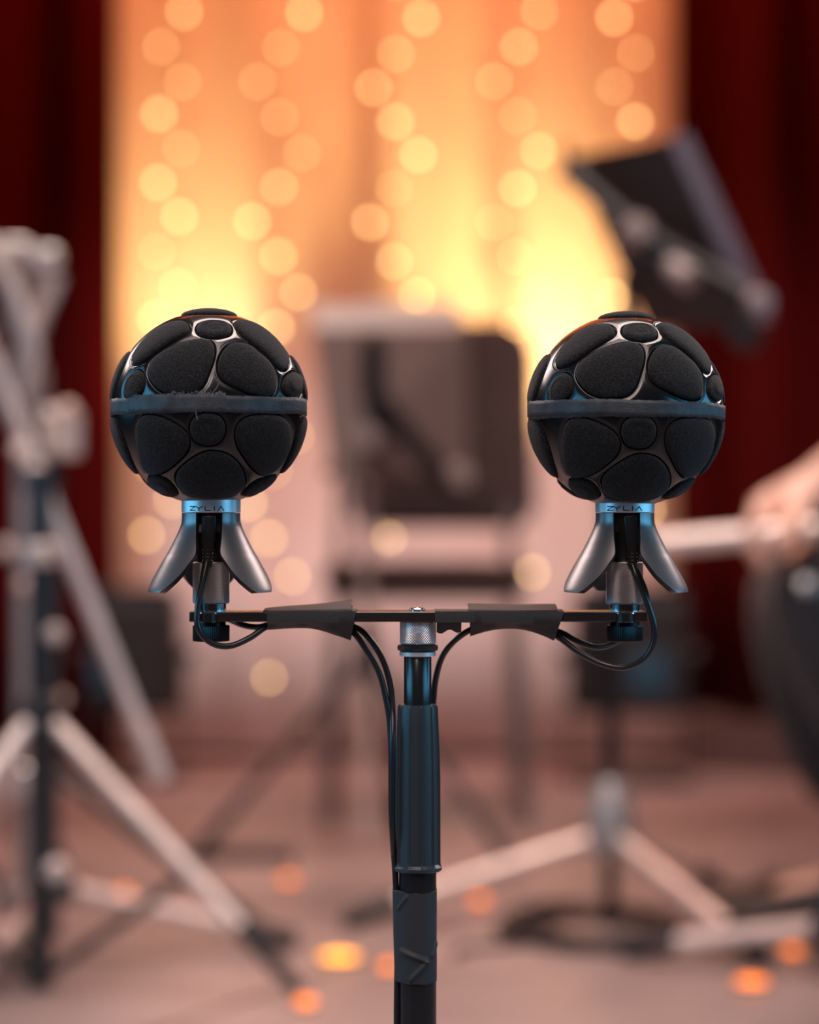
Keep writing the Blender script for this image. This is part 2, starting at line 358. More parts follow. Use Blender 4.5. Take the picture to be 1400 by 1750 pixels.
for s in (-1, 1):
    MB().tube([(sx + s * 0.15, -0.15, 0.40), (sx + s * 0.165, -0.165, 0.2), (sx + s * 0.172, -0.17, 0.0)], 0.011).build('front_leg', M_frame, ch)
    MB().tube(crom([(sx + s * 0.172, 0.2, 0.0), (sx + s * 0.165, 0.165, 0.25), (sx + s * 0.16, 0.15, 0.43), (sx + s * 0.155, 0.185, 0.62), (sx + s * 0.14, 0.225, 0.86)], 6), 0.011).build('rear_leg', M_frame, ch)
fr = MB()
for s in (-1, 1): fr.tube([(sx + s * 0.155, -0.155, 0.395), (sx + s * 0.16, 0.155, 0.395)], 0.009)
for y in (-0.15, 0.15): fr.tube([(sx - 0.157, y, 0.395), (sx + 0.157, y, 0.395)], 0.009)
fr.build('seat_frame', M_frame, ch)

# ------------------------------------------------------------------ stand builder
def quad_plate(c, thick):
    """slab from four 3-D corners"""
    c = [Vector(x) for x in c]; n = (c[1] - c[0]).cross(c[3] - c[0]).normalized() * thick / 2
    return [x + n for x in c] + [x - n for x in c], [(0, 1, 2, 3), (7, 6, 5, 4), (0, 4, 5, 1), (1, 5, 6, 2), (2, 6, 7, 3), (3, 7, 4, 0)]

def tripod(t, zhub, rad, angles, m_leg, m_hub, drop=0.012, r=0.009, hubr=0.022, hubh=0.07, tips=0.07):
    for a in angles:
        if isinstance(a, tuple): a, rr = a
        else: rr = rad
        d = Vector((math.cos(R(a)), math.sin(R(a)), 0)); s = Vector((0, 0, zhub)) + d * hubr * 0.8; e = d * rr + Vector((0, 0, r + 0.002))
        u = (e - s); f = 1 - tips / u.length
        g = MB().tube([s, s + u * f], r, 14).build('leg', m_leg, t)
        MB().tube([s + u * (f - 0.01), s + u * (f + 0.02), e, e + d * 0.004], [r * 1.15, r * 1.3, r * 1.3, r * 0.9], 14).build('rubber_foot', M_rubber, g)
    MB().lathe([(hubr * 0.7, -hubh * 0.3), (hubr * 1.2, -hubh * 0.25), (hubr * 1.3, 0.0), (hubr, hubh * 0.3), (hubr * 0.7, hubh), (hubr * 0.55, hubh * 1.05)], (0, 0, zhub)).build('hub', m_hub, t)

# front music stand (seen from behind its desk)
base = Vector((-0.068, 3.78, 0))
ms = thing('music_stand', base, 'music stand with an upright dark desk in front of the chair, holding pale sheets', 'music stand')
M_desk = mat('dark_brown_metal_desk', (0.21, 0.155, 0.145), 0.55)
tripod(ms, 0.30, 0.28, (200, 322, 80), M_darkpipe, M_black, hubr=0.018, r=0.008)
Ym = 3.7
def L3(px, py, Y, o): return P(px, py, Y) - o
MB().tube([(0, 0, 0.012), (0, 0, 0.60)], 0.0095).build('lower_tube', M_pipe, ms)
MB().tube([(0, 0, 0.58), L3(632, 760, 3.77, base)], 0.0075).build('upper_tube', M_darkpipe, ms)
corners = [L3(536, 562, 3.62, base), L3(798, 560, 3.86, base), L3(800, 812, 3.82, base), L3(566, 806, 3.58, base)]
mb = MB(); mb.add(*quad_plate(corners, 0.003)); mb.build('desk', M_desk, ms, smooth=None)
lipo = [corners[3], corners[2], corners[2] + Vector((0.025, 0.055, 0.0)), corners[3] + Vector((0.025, 0.055, 0.0))]
mb = MB(); mb.add(*quad_plate(lipo, 0.003)); mb.build('sheet_tray', M_desk, ms, smooth=None)
MB().tube([L3(638, 572, 3.64, base), L3(640, 640, 3.65, base), L3(640, 745, 3.67, base)], 0.018, 16).build('desk_bracket', M_rubber, ms)
MB().tube([L3(645, 680, 3.63, base), L3(712, 765, 3.66, base), L3(778, 835, 3.70, base)], 0.018, 16).build('tilt_arm', M_rubber, ms)
MB().cyl(L3(778, 812, 3.68, base), L3(790, 814, 3.62, base), 0.017).build('arm_knob', M_dull, ms)
MB().cyl(L3(632, 748, 3.70, base), L3(630, 748, 3.62, base), 0.017).build('clamp_knob', M_dull, ms)
MB().tube([L3(640, 765, 3.72, base), L3(600, 770, 3.64, base), L3(562, 806, 3.60, base)], 0.010).build('hinge_bar', M_rubber, ms)
M_paper = mat('cream_paper', (0.92, 0.80, 0.74), 0.7)
for i, (a, b, dy, lab) in enumerate(((528, 600, 0.0, 'short pale sheet sticking up at the left of the front music stand desk'), (600, 768, 0.008, 'wide pale sheet sticking up at the right of the front music stand desk'))):
    w0, w1 = (a - 536) / 250, (b - 536) / 250
    top = [corners[0].lerp(corners[1], w0), corners[0].lerp(corners[1], w1)]; bot = [corners[3].lerp(corners[2], w0), corners[3].lerp(corners[2], w1)]
    off = Vector((0.006, 0.012 + dy, 0)); up = Vector((0, 0.004, 0.038 + 0.004 * i))
    q = [x + base for x in (top[0] + off + up, top[1] + off + up - Vector((0, 0, 0.003)), bot[1] + off + Vector((0, 0, 0.004)), bot[0] + off + Vector((0, 0, 0.004)))]
    q0 = q[3].copy(); mb = MB(); mb.add(*quad_plate([x - q0 for x in q], 0.0015)); tag(mb.build('sheet_music', M_paper, loc=q0, smooth=None), lab, 'sheet music', 'sheets on the front music stand')

# tilted music stand, right
base = Vector((0.262, 3.12, 0))
ms = thing('music_stand', base, 'music stand with a steeply tilted black desk standing behind the right microphone', 'music stand')
tripod(ms, 0.115, 0.345, (184, (-61, 0.325), 60), M_pipe, M_blackgloss, hubr=0.026, hubh=0.03, r=0.0105)
MB().lathe([(0.03, 0.0), (0.034, 0.02), (0.030, 0.055), (0.022, 0.085), (0.014, 0.095)], (0, 0, 0.095)).build('hub_cover', mat('highlight_grey_cone', (0.35, 0.33, 0.33), 0.35, 0.3), ms)  # whitish highlight on the black hub put into this grey colour
MB().tube([(0, 0, 0.004), (0, 0, 0.62)], 0.010).build('lower_tube', M_blackgloss, ms)
MB().tube([(0, 0, 0.60), L3(1068, 600, 3.11, base), L3(1075, 480, 3.10, base)], [0.009, 0.009, 0.009]).build('upper_tube', M_darkpipe, ms)
MB().cyl((0, 0, 0.59), (0, 0, 0.63), 0.017).build('height_clamp', M_black, ms)
c = [L3(978, 268, 3.20, base), L3(1143, 236, 3.00, base), L3(1292, 556, 3.02, base), L3(1108, 566, 3.22, base)]
mb = MB(); mb.add(*quad_plate(c, 0.004)); mb.build('desk', mat('black_brown_desk', (0.06, 0.042, 0.04), 0.5), ms, smooth=None)
e = Vector((0.026, 0.03, 0.012))
mb = MB(); mb.add(*quad_plate([c[1], c[1] + e, c[2] + e, c[2]], 0.003)); mb.build('side_flange', mat('violet_grey_edge', (0.085, 0.07, 0.105), 0.5), ms, smooth=None)
MB().tube([L3(968, 290, 3.12, base), L3(1075, 385, 3.06, base), L3(1165, 440, 3.02, base), L3(1300, 515, 2.97, base)], 0.012).build('support_bar', M_rubber, ms)
MB().tube([L3(1075, 490, 3.10, base), L3(1120, 440, 3.04, base), L3(1165, 425, 3.03, base)], 0.016).build('bracket', M_rubber, ms)
MB().cyl(L3(1070, 410, 3.03, base), L3(1095, 385, 2.99, base), 0.015).build('bracket_knob', M_dull, ms)
MB().cyl(L3(1150, 455, 2.98, base), L3(1178, 478, 2.95, base), 0.015).build('bracket_knob', M_dull, ms)
MB().cyl(L3(1288, 514, 2.95, base), L3(1306, 516, 2.93, base), 0.014).build('end_knob', M_dull, ms)
cl = MB()
for dx, dz in ((-0.005, 0.03), (-0.012, -0.018), (0.018, -0.01)): cl.tube([L3(976, 285, 3.12, base), L3(976, 285, 3.12, base) + Vector((dx * 1.2, -0.01, dz))], [0.009, 0.005], 10)
cl.build('sheet_clip', M_rubber, ms)
MB().box(L3(1275, 575, 3.0, base), (0.04, 0.03, 0.03), Matrix.Rotation(R(20), 4, 'Y')).build('tray_end', M_rubber, ms, bevel=0.005)

# ------------------------------------------------------------------ stands at the left edge
base = Vector(((68 - 700) * 2.70 * K, 2.70, 0))
ls = thing('braced_tripod_stand', base, 'tall black tripod stand with folding braces at the left edge, its long leg reaching right', 'tripod stand')
ztop = H + (875 - 1235) * 2.7 * K; zlo = 0.02
MB().tube([(0, 0, 0.004), (0, 0, H + (875 - 800) * 2.7 * K)], 0.0135).build('column', M_black, ls)
MB().cyl((0, 0, ztop - 0.02), (0, 0, ztop + 0.03), 0.021).build('leg_collar', M_black, ls)
for a, rr in ((-14, 0.307), (122, 0.3), (226, 0.3)):
    d = Vector((math.cos(R(a)), math.sin(R(a)), 0)); s = Vector((0, 0, ztop)) + d * 0.018; e = d * rr + Vector((0, 0, 0.012)); u = e - s
    g = MB().tube([s, s + u * 0.78], 0.0088).build('leg', M_pipe, ls)
    MB().tube([s + u * 0.76, e], [0.0095, 0.0085]).build('rubber_foot', M_rubber, g)
    MB().tube([Vector((0, 0, zlo)) + d * 0.012, s + u * 0.56], 0.0065).build('brace', M_darkpipe, ls)
def blob(t, px, py, Y, r, m=M_knob, name='wing_knob', ln=0.03):
    p = L3(px, py, Y, base); return MB().lathe([(r * 0.3, 0), (r, ln * 0.2), (r, ln * 0.7), (r * 0.55, ln)], p, 20, (0.1, -1, 0.1)).build(name, m, t)
blob(ls, 95, 1085, 2.68, 0.011); blob(ls, 98, 1487, 2.67, 0.014)
MB().cyl(L3(68, 965, 2.7, base), L3(68, 930, 2.7, base), 0.020).build('height_clamp', M_pipe, ls)
blob(ls, 78, 945, 2.67, 0.012)

base = Vector(((88 - 700) * 2.86 * K, 2.86, 0))
bs = thing('boom_microphone_stand', base, 'boom microphone stand at the left edge with a long slanting metal boom arm', 'microphone stand')
zh = H + (875 - 1520) * 2.86 * K
tripod(bs, zh, 0.30, ((-22 + 40, 0.30), 138, 258), M_pipe, M_black, hubr=0.024, hubh=0.05, r=0.0095)
MB().tube([(0, 0, 0.03), (0, 0, H + (875 - 790) * 2.86 * K)], 0.010).build('column', M_darkpipe, bs)
pa, pb = L3(-40, 552, 2.74, base), L3(237, 1240, 2.80, base); pc = L3(274, 1332, 2.81, base)
MB().tube([pa, pb], 0.0095).build('boom_arm', M_pipe, bs)
MB().tube([pb, pc], [0.013, 0.013]).build('counterweight', M_pipe, bs)
MB().cyl(L3(70, 775, 2.80, base), L3(72, 835, 2.80, base), 0.024).build('boom_clamp', M_rubber, bs)
blob(bs, 62, 812, 2.74, 0.014); blob(bs, 77, 850, 2.76, 0.011); blob(bs, 36, 775, 2.76, 0.011, M_pipe)
blob(bs, 60, 1480, 2.78, 0.011)
MB().box(L3(104, 742, 2.80, base), (0.045, 0.04, 0.055)).build('bracket', M_pipe, bs, bevel=0.006)
blob(bs, 85, 711, 2.76, 0.010, M_knob, 'bracket_screw'); blob(bs, 117, 706, 2.76, 0.011, M_pipe, 'bracket_screw')

base = Vector(((38 - 700) * 2.98 * K, 2.98, 0))
cs = thing('folding_stand', base, 'grey folding stand at the far left edge with crossed bars at its top', 'folding stand')
zc_ = H + (875 - 1335) * 2.98 * K
MB().tube([(0, 0, 0.03), (0, 0, H + (875 - 640) * 2.98 * K)], 0.010).build('column', M_dull, cs)
MB().cyl((0, 0, zc_ - 0.02), (0, 0, zc_ + 0.02), 0.022).build('leg_collar', M_knob, cs)
for a, m_, rr in ((8, M_darkpipe, 0.30), (128, M_pipe, 0.28), (235, M_pipe, 0.28)):
    d = Vector((math.cos(R(a)), math.sin(R(a)), 0)); s = Vector((0, 0, zc_)) + d * 0.02
    k = s + d * 0.03 + Vector((0, 0, 0.006)); g = MB().tube([s, k, d * rr + Vector((0, 0, 0.012))], 0.0085).build('leg', m_, cs)
MB().tube([L3(-30, 405, 2.94, base), L3(20, 490, 2.94, base), L3(58, 600, 2.95, base), L3(40, 690, 2.97, base)], 0.0105).build('crossed_bar', M_pipe, cs)
MB().tube([L3(98, 470, 2.97, base), L3(60, 560, 2.97, base), L3(15, 650, 2.98, base)], 0.0105).build('crossed_bar', M_pipe, cs)
MB().box(L3(20, 425, 2.96, base), (0.045, 0.03, 0.022)).build('end_block', M_knob, cs, bevel=0.006)
MB().box(L3(78, 441, 2.96, base), (0.034, 0.03, 0.026)).build('end_block', M_knob, cs, bevel=0.006)
MB().box(L3(45, 520, 3.0, base), (0.06, 0.012, 0.10), Matrix.Rotation(R(12), 4, 'Y')).build('mounting_plate', M_desk, cs, bevel=0.003)
MB().box(L3(45, 675, 2.98, base), (0.05, 0.045, 0.08)).build('top_clamp', M_desk, cs, bevel=0.01)
blob(cs, 42, 1005, 2.94, 0.010, M_pipe); blob(cs, 10, 940, 2.95, 0.011, M_pipe); blob(cs, 105, 1195, 2.95, 0.009, M_pipe)

# ------------------------------------------------------------------ stand and person at the right edge
base = Vector(((1432 - 700) * 2.76 * K, 2.76, 0))
rs = thing('boom_microphone_stand', base, 'microphone stand at the right edge, its level boom arm held by the seated person', 'microphone stand')
tripod(rs, 0.06, 0.27, (151, 12, 266), M_pipe, M_black, hubr=0.026, hubh=0.05, r=0.010)
zr = 0.524
MB().tube([(0, 0, 0.02), (0, 0, zr - 0.01)], 0.0105).build('column', M_black, rs)
MB().cyl((0, -0.02, zr), (0, 0.02, zr), 0.02).build('boom_clamp', M_rubber, rs)
MB().tube([L3(1118, 930, 2.84, base), (0.06, 0, zr + 0.003)], 0.0135).build('boom_arm', M_pipe, rs)

# person seated at the right edge, mostly out of frame
M_skin = mat('skin', (0.80, 0.46, 0.34), 0.5, sss=0.15, bump=(120, 0.2, 0.001))
M_cloth = mat('charcoal_trousers', (0.03, 0.028, 0.03), 0.8, bump=(60, 0.4, 0.004), sheen=0.2)
M_shirt = mat('black_shirt', (0.02, 0.018, 0.02), 0.85, bump=(50, 0.4, 0.004))
M_hair = mat('dark_brown_hair', (0.02, 0.012, 0.008), 0.6, bump=(200, 0.8, 0.003))
def skin_mesh(name, verts, edges, root, m, parent, loc=(0, 0, 0), sub=2):
    me = bpy.data.meshes.new(name); me.from_pydata([v[:3] for v in verts], edges, []); me.materials.append(m)
    o = bpy.data.objects.new(name, me); scene.collection.objects.link(o); o.parent = parent; o.location = loc
    sk = o.modifiers.new('skin', 'SKIN'); sk.use_smooth_shade = True
    if not me.skin_vertices: 
        bpy.context.view_layer.objects.active = o
    sv = me.skin_vertices[0].data
    for i, v in enumerate(verts):
        r = v[3]; sv[i].radius = r if isinstance(r, tuple) else (r, r); sv[i].use_root = (i == root)
    sm = o.modifiers.new('sub', 'SUBSURF'); sm.levels = sub; sm.render_levels = sub
    return o
pp = Vector((0.93, 2.98, 0)); person = thing('person', pp, 'seated person in dark clothes at the right edge, bare hand holding the metal boom arm', 'person')
V = []; E = []
def chain(start, pts):
    prev = start
    for p in pts:
        V.append(p); i = len(V) - 1
        if prev is not None: E.append((prev, i))
        prev = i
    return prev
def W(px, py, Y, r): q = P(px, py, Y) - pp; return (q.x, q.y, q.z, r)
pel = chain(None, [(0, 0, 0.50, (0.15, 0.12))])
chest = chain(pel, [(-0.01, 0, 0.62, (0.13, 0.10)), (-0.03, 0, 0.76, (0.14, 0.11)), (-0.05, 0, 0.92, (0.15, 0.11))])
neck = chain(chest, [(-0.06, 0, 1.00, (0.055, 0.055)), (-0.068, 0, 1.05, (0.040, 0.042)), (-0.078, 0, 1.085, (0.040, 0.044))])
head = chain(neck, [(-0.118, 0, 1.122, (0.054, 0.062)), (-0.105, 0, 1.165, (0.068, 0.088)), (-0.098, 0, 1.225, (0.074, 0.098)), (-0.088, 0, 1.275, (0.045, 0.06))])
# arm whose hand is in view (towards camera side)
sh = chain(chest, [(-0.06, -0.17, 0.96, 0.055), (-0.09, -0.21, 0.85, 0.048)])
el = chain(sh, [(-0.13, -0.21, 0.71, 0.040)])
wr = chain(el, [(-0.21, -0.19, 0.655, 0.036), W(1440, 790, 2.84, 0.031), W(1392, 838, 2.84, 0.028)])
palm = chain(wr, [W(1350, 860, 2.84, (0.022, 0.030)), W(1318, 876, 2.835, (0.018, 0.036))])
fing = []
for k, (oy, l) in enumerate(((-0.034, 1.0), (-0.012, 1.08), (0.010, 1.0), (0.030, 0.82))):
    a = W(1298 + k * 5, 880, 2.835, 0.0115); x, y, z, r = a; y += oy
    t = chain(palm, [(x - 0.006, y, z + 0.002, 0.0108), (x - 0.016 * l, y, z - 0.020 * l, 0.0105), (x - 0.010 * l, y, z - 0.042 * l, 0.0098), (x + 0.006, y, z - 0.060 * l, 0.009)])
x, y, z, r = W(1350, 890, 2.81, 0.012)
chain(palm - 1, [(x + 0.004, y - 0.030, z + 0.004, 0.013), (x - 0.010, y - 0.042, z - 0.014, 0.0115), (x - 0.024, y - 0.040, z - 0.032, 0.0095)])
# other arm rests on the thigh
s2 = chain(chest, [(-0.06, 0.17, 0.96, 0.055), (-0.06, 0.23, 0.82, 0.046), (-0.10, 0.24, 0.69, 0.040), (-0.22, 0.17, 0.615, 0.031), (-0.31, 0.13, 0.585, 0.026)])
p2 = chain(s2, [(-0.36, 0.12, 0.573, (0.018, 0.034))])
for oy, l in ((-0.03, 0.85), (-0.01, 1.0), (0.012, 1.05), (0.033, 0.95)):
    chain(p2, [(-0.388, 0.12 + oy, 0.570, 0.010), (-0.388 - 0.03 * l, 0.12 + oy * 1.1, 0.562, 0.0095), (-0.388 - 0.055 * l, 0.12 + oy * 1.1, 0.546, 0.0085)])
chain(p2, [(-0.36, 0.075, 0.566, 0.011), (-0.385, 0.058, 0.555, 0.010)])
# legs
LEGS = ((-1, -0.462, -0.09, -0.24), (1, -0.43, 0.16, -0.335))
for s, kx, ky, ax in LEGS:
    hp = chain(pel, [(-0.06, s * 0.09, 0.49, 0.095), (-0.25, (s * 0.09 + ky) / 2, 0.49, 0.075), (kx, ky, 0.475, 0.056)])
    an = chain(hp, [(kx + (ax - kx) * 0.35, ky, 0.36, 0.052), (kx + (ax - kx) * 0.72, ky, 0.22, 0.046), (ax, ky, 0.11, 0.038), (ax - 0.005, ky, 0.06, 0.034), (ax - 0.06, ky, 0.035, (0.020, 0.030)), (ax - 0.12, ky, 0.026, (0.014, 0.026))])
body = skin_mesh('body', V, E, 0, M_skin, person)
tv = [(0, 0, 0.50, (0.165, 0.135))]; te = []
for s, kx, ky, ax in LEGS:
    i = len(tv); tv += [(-0.06, s * 0.09, 0.49, 0.11), (-0.25, (s * 0.09 + ky) / 2, 0.49, 0.092), (kx + 0.005, ky, 0.445, 0.092), (kx + (ax - kx) * 0.35, ky, 0.34, 0.090), (kx + (ax - kx) * 0.72, ky, 0.22, 0.072), (ax, ky, 0.15, 0.060)]
    te += [(0, i)] + [(j, j + 1) for j in range(i, i + 5)]
tv.append((-0.01, 0, 0.60, (0.15, 0.12))); te.append((0, len(tv) - 1))
skin_mesh('trousers', tv, te, 0, M_cloth, person)
hv = [(-0.01, 0, 0.50, (0.175, 0.15)), (-0.01, 0, 0.60, (0.165, 0.14)), (-0.02, 0, 0.76, (0.165, 0.135)), (-0.05, 0, 0.92, (0.17, 0.13)), (-0.065, 0, 0.99, (0.09, 0.08)), (-0.06, -0.17, 0.96, 0.07), (-0.095, -0.215, 0.82, 0.062), (-0.06, 0.17, 0.96, 0.07), (-0.06, 0.235, 0.80, 0.062)]
skin_mesh('shirt', hv, [(0, 1), (1, 2), (2, 3), (3, 4), (3, 5), (5, 6), (3, 7), (7, 8)], 0, M_shirt, person)
skin_mesh('hair', [(-0.055, 0, 1.13, (0.050, 0.045)), (-0.06, 0, 1.19, (0.078, 0.075)), (-0.082, 0, 1.255, (0.080, 0.098)), (-0.09, 0, 1.29, (0.050, 0.07))], [(0, 1), (1, 2), (2, 3)], 0, M_hair, person)
for s, _kx, ky, ax in LEGS:
    sh_ = MB(); pr = [(ax + 0.04, 0.036, 0.05), (ax, 0.042, 0.062), (ax - 0.06, 0.045, 0.055), (ax - 0.12, 0.048, 0.042), (ax - 0.17, 0.042, 0.036), (ax - 0.2, 0.02, 0.026)]
    n = 16; vs = []
    for xx, ww, hh_ in pr:
        for j in range(n):
            th = 2 * PI * j / n; zz = math.sin(th) * hh_ * 0.5 + hh_ * 0.5; vs.append((xx, ky + math.cos(th) * ww, max(0.0, zz)))
    fs = [(i * n + j, i * n + (j + 1) % n, (i + 1) * n + (j + 1) % n, (i + 1) * n + j) for i in range(len(pr) - 1) for j in range(n)] + [tuple(range(n)), tuple((len(pr) - 1) * n + j for j in range(n))]
    sh_.add(vs, fs); sh_.build('shoe', M_rubber, person, subsurf=1)
fc = MB()   # nose, brow, lips and ears
fc.tube([(-0.178, 0, 1.205), (-0.198, 0, 1.172), (-0.184, 0, 1.162)], [0.007, 0.0115, 0.007], 10)
fc.tube([(-0.168, -0.022, 1.135), (-0.178, 0, 1.138), (-0.168, 0.022, 1.135)], [0.003, 0.006, 0.003], 10)
for s in (-1, 1):
    fc.tube(crom([(-0.108, s * 0.064, 1.200), (-0.098, s * 0.074, 1.210), (-0.090, s * 0.078, 1.195), (-0.094, s * 0.072, 1.172), (-0.104, s * 0.064, 1.160)], 5), 0.0065, 10)
    fc.tube([(-0.180, s * 0.010, 1.214), (-0.180, s * 0.028, 1.218), (-0.162, s * 0.046, 1.210)], [0.004, 0.005, 0.003], 8)
fc.build('face', M_skin, person)
ey = MB()
for s in (-1, 1): ey.lathe([(0.001, -0.008), (0.007, -0.005), (0.009, 0), (0.007, 0.005), (0.001, 0.008)], (-0.1735, s * 0.026, 1.197), 16)
ey.build('eyes', mat('eye', (0.06, 0.05, 0.05), 0.15), person)
btn = MB().lathe([(0.004, 0), (0.011, 0.002), (0.011, 0.005), (0.003, 0.007)], P(1380, 1000, 2.815) - pp, 20, (0, -1, 0.2)).build('button', M_knob, person)
stl = thing('stool', (0.97, 2.98, 0), 'round black stool under the seated person at the right edge', 'stool')
MB().lathe([(0.15, 0), (0.17, 0.01), (0.17, 0.035), (0.15, 0.045)], (0, 0, 0.335)).build('seat', M_black, stl)
for a in (45, 135, 225, 315):
    d = Vector((math.cos(R(a)), math.sin(R(a)), 0)); MB().tube([d * 0.11 + Vector((0, 0, 0.34)), d * 0.16], 0.012).build('leg', M_darkpipe, stl)

# ------------------------------------------------------------------ things on the floor
cab = []
cn = FL(1010, 1597); rnd = random.Random(4)
for i in range(7 * 24):
    th = 2 * PI * i / 24; k = 1 + 0.16 * math.sin(i * 0.11) + rnd.uniform(-0.01, 0.01)
    cab.append((cn.x + math.cos(th) * 0.10 * k + 0.02 * math.sin(i * 0.05), cn.y + math.sin(th) * 0.12 * k, 0.006 + 0.0055 * (i // 24 % 3) + 0.001 * math.sin(i)))
cab += [(cn.x - 0.05 - 0.10, cn.y - 0.12, 0.006), FL(780, 1640) + Vector((0, 0, 0.005))]
tag(MB().tube(crom(cab, 3), 0.0038, 8).build('cable_coil', M_cable), 'loose coil of black cable on the floor under the tilted music stand', 'cable')
p = [FL(1215, 1515), FL(1270, 1532), FL(1330, 1512), FL(1400, 1538), FL(1470, 1520)]
tag(MB().tube(crom([x + Vector((0, 0, 0.009)) for x in p], 8), 0.008, 10).build('floor_cable', M_cable), 'thick black cable lying on the floor near the right edge', 'cable')
a = FL(318, 1470); b = FL(505, 1470)
tag(MB().box((a + b) / 2 + Vector((0, 0, 0.0085)), ((b - a).length, 0.045, 0.016), Matrix.Rotation(R(-3), 4, 'Z')).build('cable_cover', M_rubber, bevel=0.006), 'short flat black cable cover lying on the floor left of the central pole', 'cable cover')
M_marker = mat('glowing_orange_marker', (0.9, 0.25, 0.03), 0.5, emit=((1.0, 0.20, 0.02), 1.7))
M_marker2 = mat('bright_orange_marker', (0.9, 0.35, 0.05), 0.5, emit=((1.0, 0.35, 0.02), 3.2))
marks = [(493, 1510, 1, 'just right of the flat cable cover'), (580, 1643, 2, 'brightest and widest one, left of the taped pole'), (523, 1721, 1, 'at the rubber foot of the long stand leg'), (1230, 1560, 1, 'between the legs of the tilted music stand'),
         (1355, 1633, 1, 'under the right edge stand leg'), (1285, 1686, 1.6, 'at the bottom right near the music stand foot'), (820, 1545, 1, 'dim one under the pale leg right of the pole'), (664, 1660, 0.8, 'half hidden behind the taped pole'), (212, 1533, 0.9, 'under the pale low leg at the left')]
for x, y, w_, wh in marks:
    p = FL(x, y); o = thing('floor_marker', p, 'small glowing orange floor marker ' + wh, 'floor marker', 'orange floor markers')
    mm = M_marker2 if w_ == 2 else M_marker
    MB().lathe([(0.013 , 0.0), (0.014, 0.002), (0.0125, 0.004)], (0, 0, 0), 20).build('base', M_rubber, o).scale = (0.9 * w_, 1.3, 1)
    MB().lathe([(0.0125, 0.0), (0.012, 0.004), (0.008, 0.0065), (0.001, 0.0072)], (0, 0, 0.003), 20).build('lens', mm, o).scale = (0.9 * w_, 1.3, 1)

# ------------------------------------------------------------------ the spherical microphones
M_shell = mat('black_glossy_shell', (0.006, 0.006, 0.007), 0.23, coat=0.25, spec=0.5)
M_pad = weave_mat('black_knit_pad', (0.0085, 0.0078, 0.008), 0.9, 1700, 0.10, 0.0004)
M_foot = mat('satin_gunmetal', (0.20, 0.185, 0.185), 0.33, 0.7, bump=(1500, 0.1, 0.0001))
M_footin = mat('black_inner_plastic', (0.01, 0.01, 0.011), 0.3)
RB = 0.0494
# outlines traced in a 3.59x view centred on (673,711), radius 612
PADS = {
 'a': [(300,450),(330,400),(420,340),(540,295),(640,282),(690,300),(707,350),(695,420),(665,500),(640,560),(600,605),(540,625),(440,625),(360,595),(310,540),(292,490)],
 'b': [(728,440),(740,390),(770,340),(810,308),(860,300),(920,315),(980,360),(1040,410),(1080,470),(1093,530),(1085,590),(1060,625),(1010,635),(930,620),(850,585),(770,545),(735,500)],
 'c': [(190,400),(220,340),(290,260),(380,195),(470,165),(525,170),(548,200),(535,240),(470,280),(390,330),(310,390),(250,425),(205,437)],
 'd': [(832,175),(850,155),(900,155),(980,185),(1070,250),(1140,330),(1175,390),(1172,440),(1140,470),(1100,455),(1050,400),(990,340),(920,290),(860,230)],
 'e': [(593,215),(610,180),(655,163),(705,160),(760,165),(800,185),(813,218),(800,250),(750,268),(700,274),(640,265),(605,245)],
 'f': [(190,495),(230,472),(262,495),(270,550),(255,610),(205,655),(160,648),(143,600),(158,540)],
 'g': [(1140,530),(1175,490),(1215,480),(1250,510),(1262,570),(1245,630),(1215,645),(1165,628),(1130,585)],
 'h': [(222,820),(250,765),(300,752),(370,765),(450,800),(520,850),(548,910),(540,970),(490,1030),(420,1090),(350,1125),(290,1120),(255,1080),(235,1000),(220,910)],
 'i': [(838,860),(860,800),(910,765),(990,750),(1080,750),(1140,770),(1180,820),(1188,900),(1175,980),(1130,1060),(1070,1115),(1000,1125),(940,1080),(890,1010),(850,940)],
 'j': [(555,840),(570,780),(610,750),(663,742),(720,748),(760,785),(772,840),(755,895),(715,930),(663,938),(605,925),(570,890)],
 'k': [(465,1150),(490,1090),(560,1030),(640,985),(700,978),(780,995),(850,1050),(890,1120),(898,1180),(870,1230),(800,1262),(700,1275),(580,1260),(500,1220)],
 'l': [(285,1150),(330,1135),(390,1150),(440,1190),(470,1240),(455,1268),(400,1262),(340,1225),(295,1185)],
 'm': [(1105,1140),(1060,1138),(1000,1155),(940,1190),(890,1235),(885,1262),(930,1258),(1010,1230),(1070,1190)],
}
cl_ = Vector((X(357.5), D, Z(698)))
fwd = (cl_ - Vector((0, 0, H))).normalized(); rt = fwd.cross(Vector((0, 0, 1))).normalized(); upv = rt.cross(fwd)
def toball(x, y):
    u = (x - 673) / 618.0; v = (711 - y) / 618.0; q = u * u + v * v
    if q > 0.985: s = math.sqrt(0.985 / q); u *= s; v *= s; q = 0.985
    return (rt * u + upv * v - fwd * math.sqrt(1 - q)).normalized()
def azel(a, e): a = R(a - 90); e = R(e); return Vector((math.cos(a) * math.cos(e), math.sin(a) * math.cos(e), math.sin(e)))
outl = []
for k, pts in PADS.items():
    d = [toball(*p) for p in pts]; outl.append(d); outl.append([Vector((-p.x, -p.y, p.z)) for p in d])
def ap(pts): outl.append([azel(*p) for p in pts])
ap([(-80, 4), (-92, 4), (-102, 9), (-104, 20), (-99, 31), (-88, 36), (-76, 33), (-70, 27), (-70, 17), (-73, 8)])
ap([(-79, -5), (-92, -5), (-103, -9), (-106, -20), (-101, -33), (-88, -42), (-77, -42), (-68, -35), (-63, -24), (-64, -13), (-71, -7)])
ap([(88, 4), (98, 4), (108, 9), (110, 20), (107, 29), (97, 34), (88, 31), (84, 22), (83, 12)])
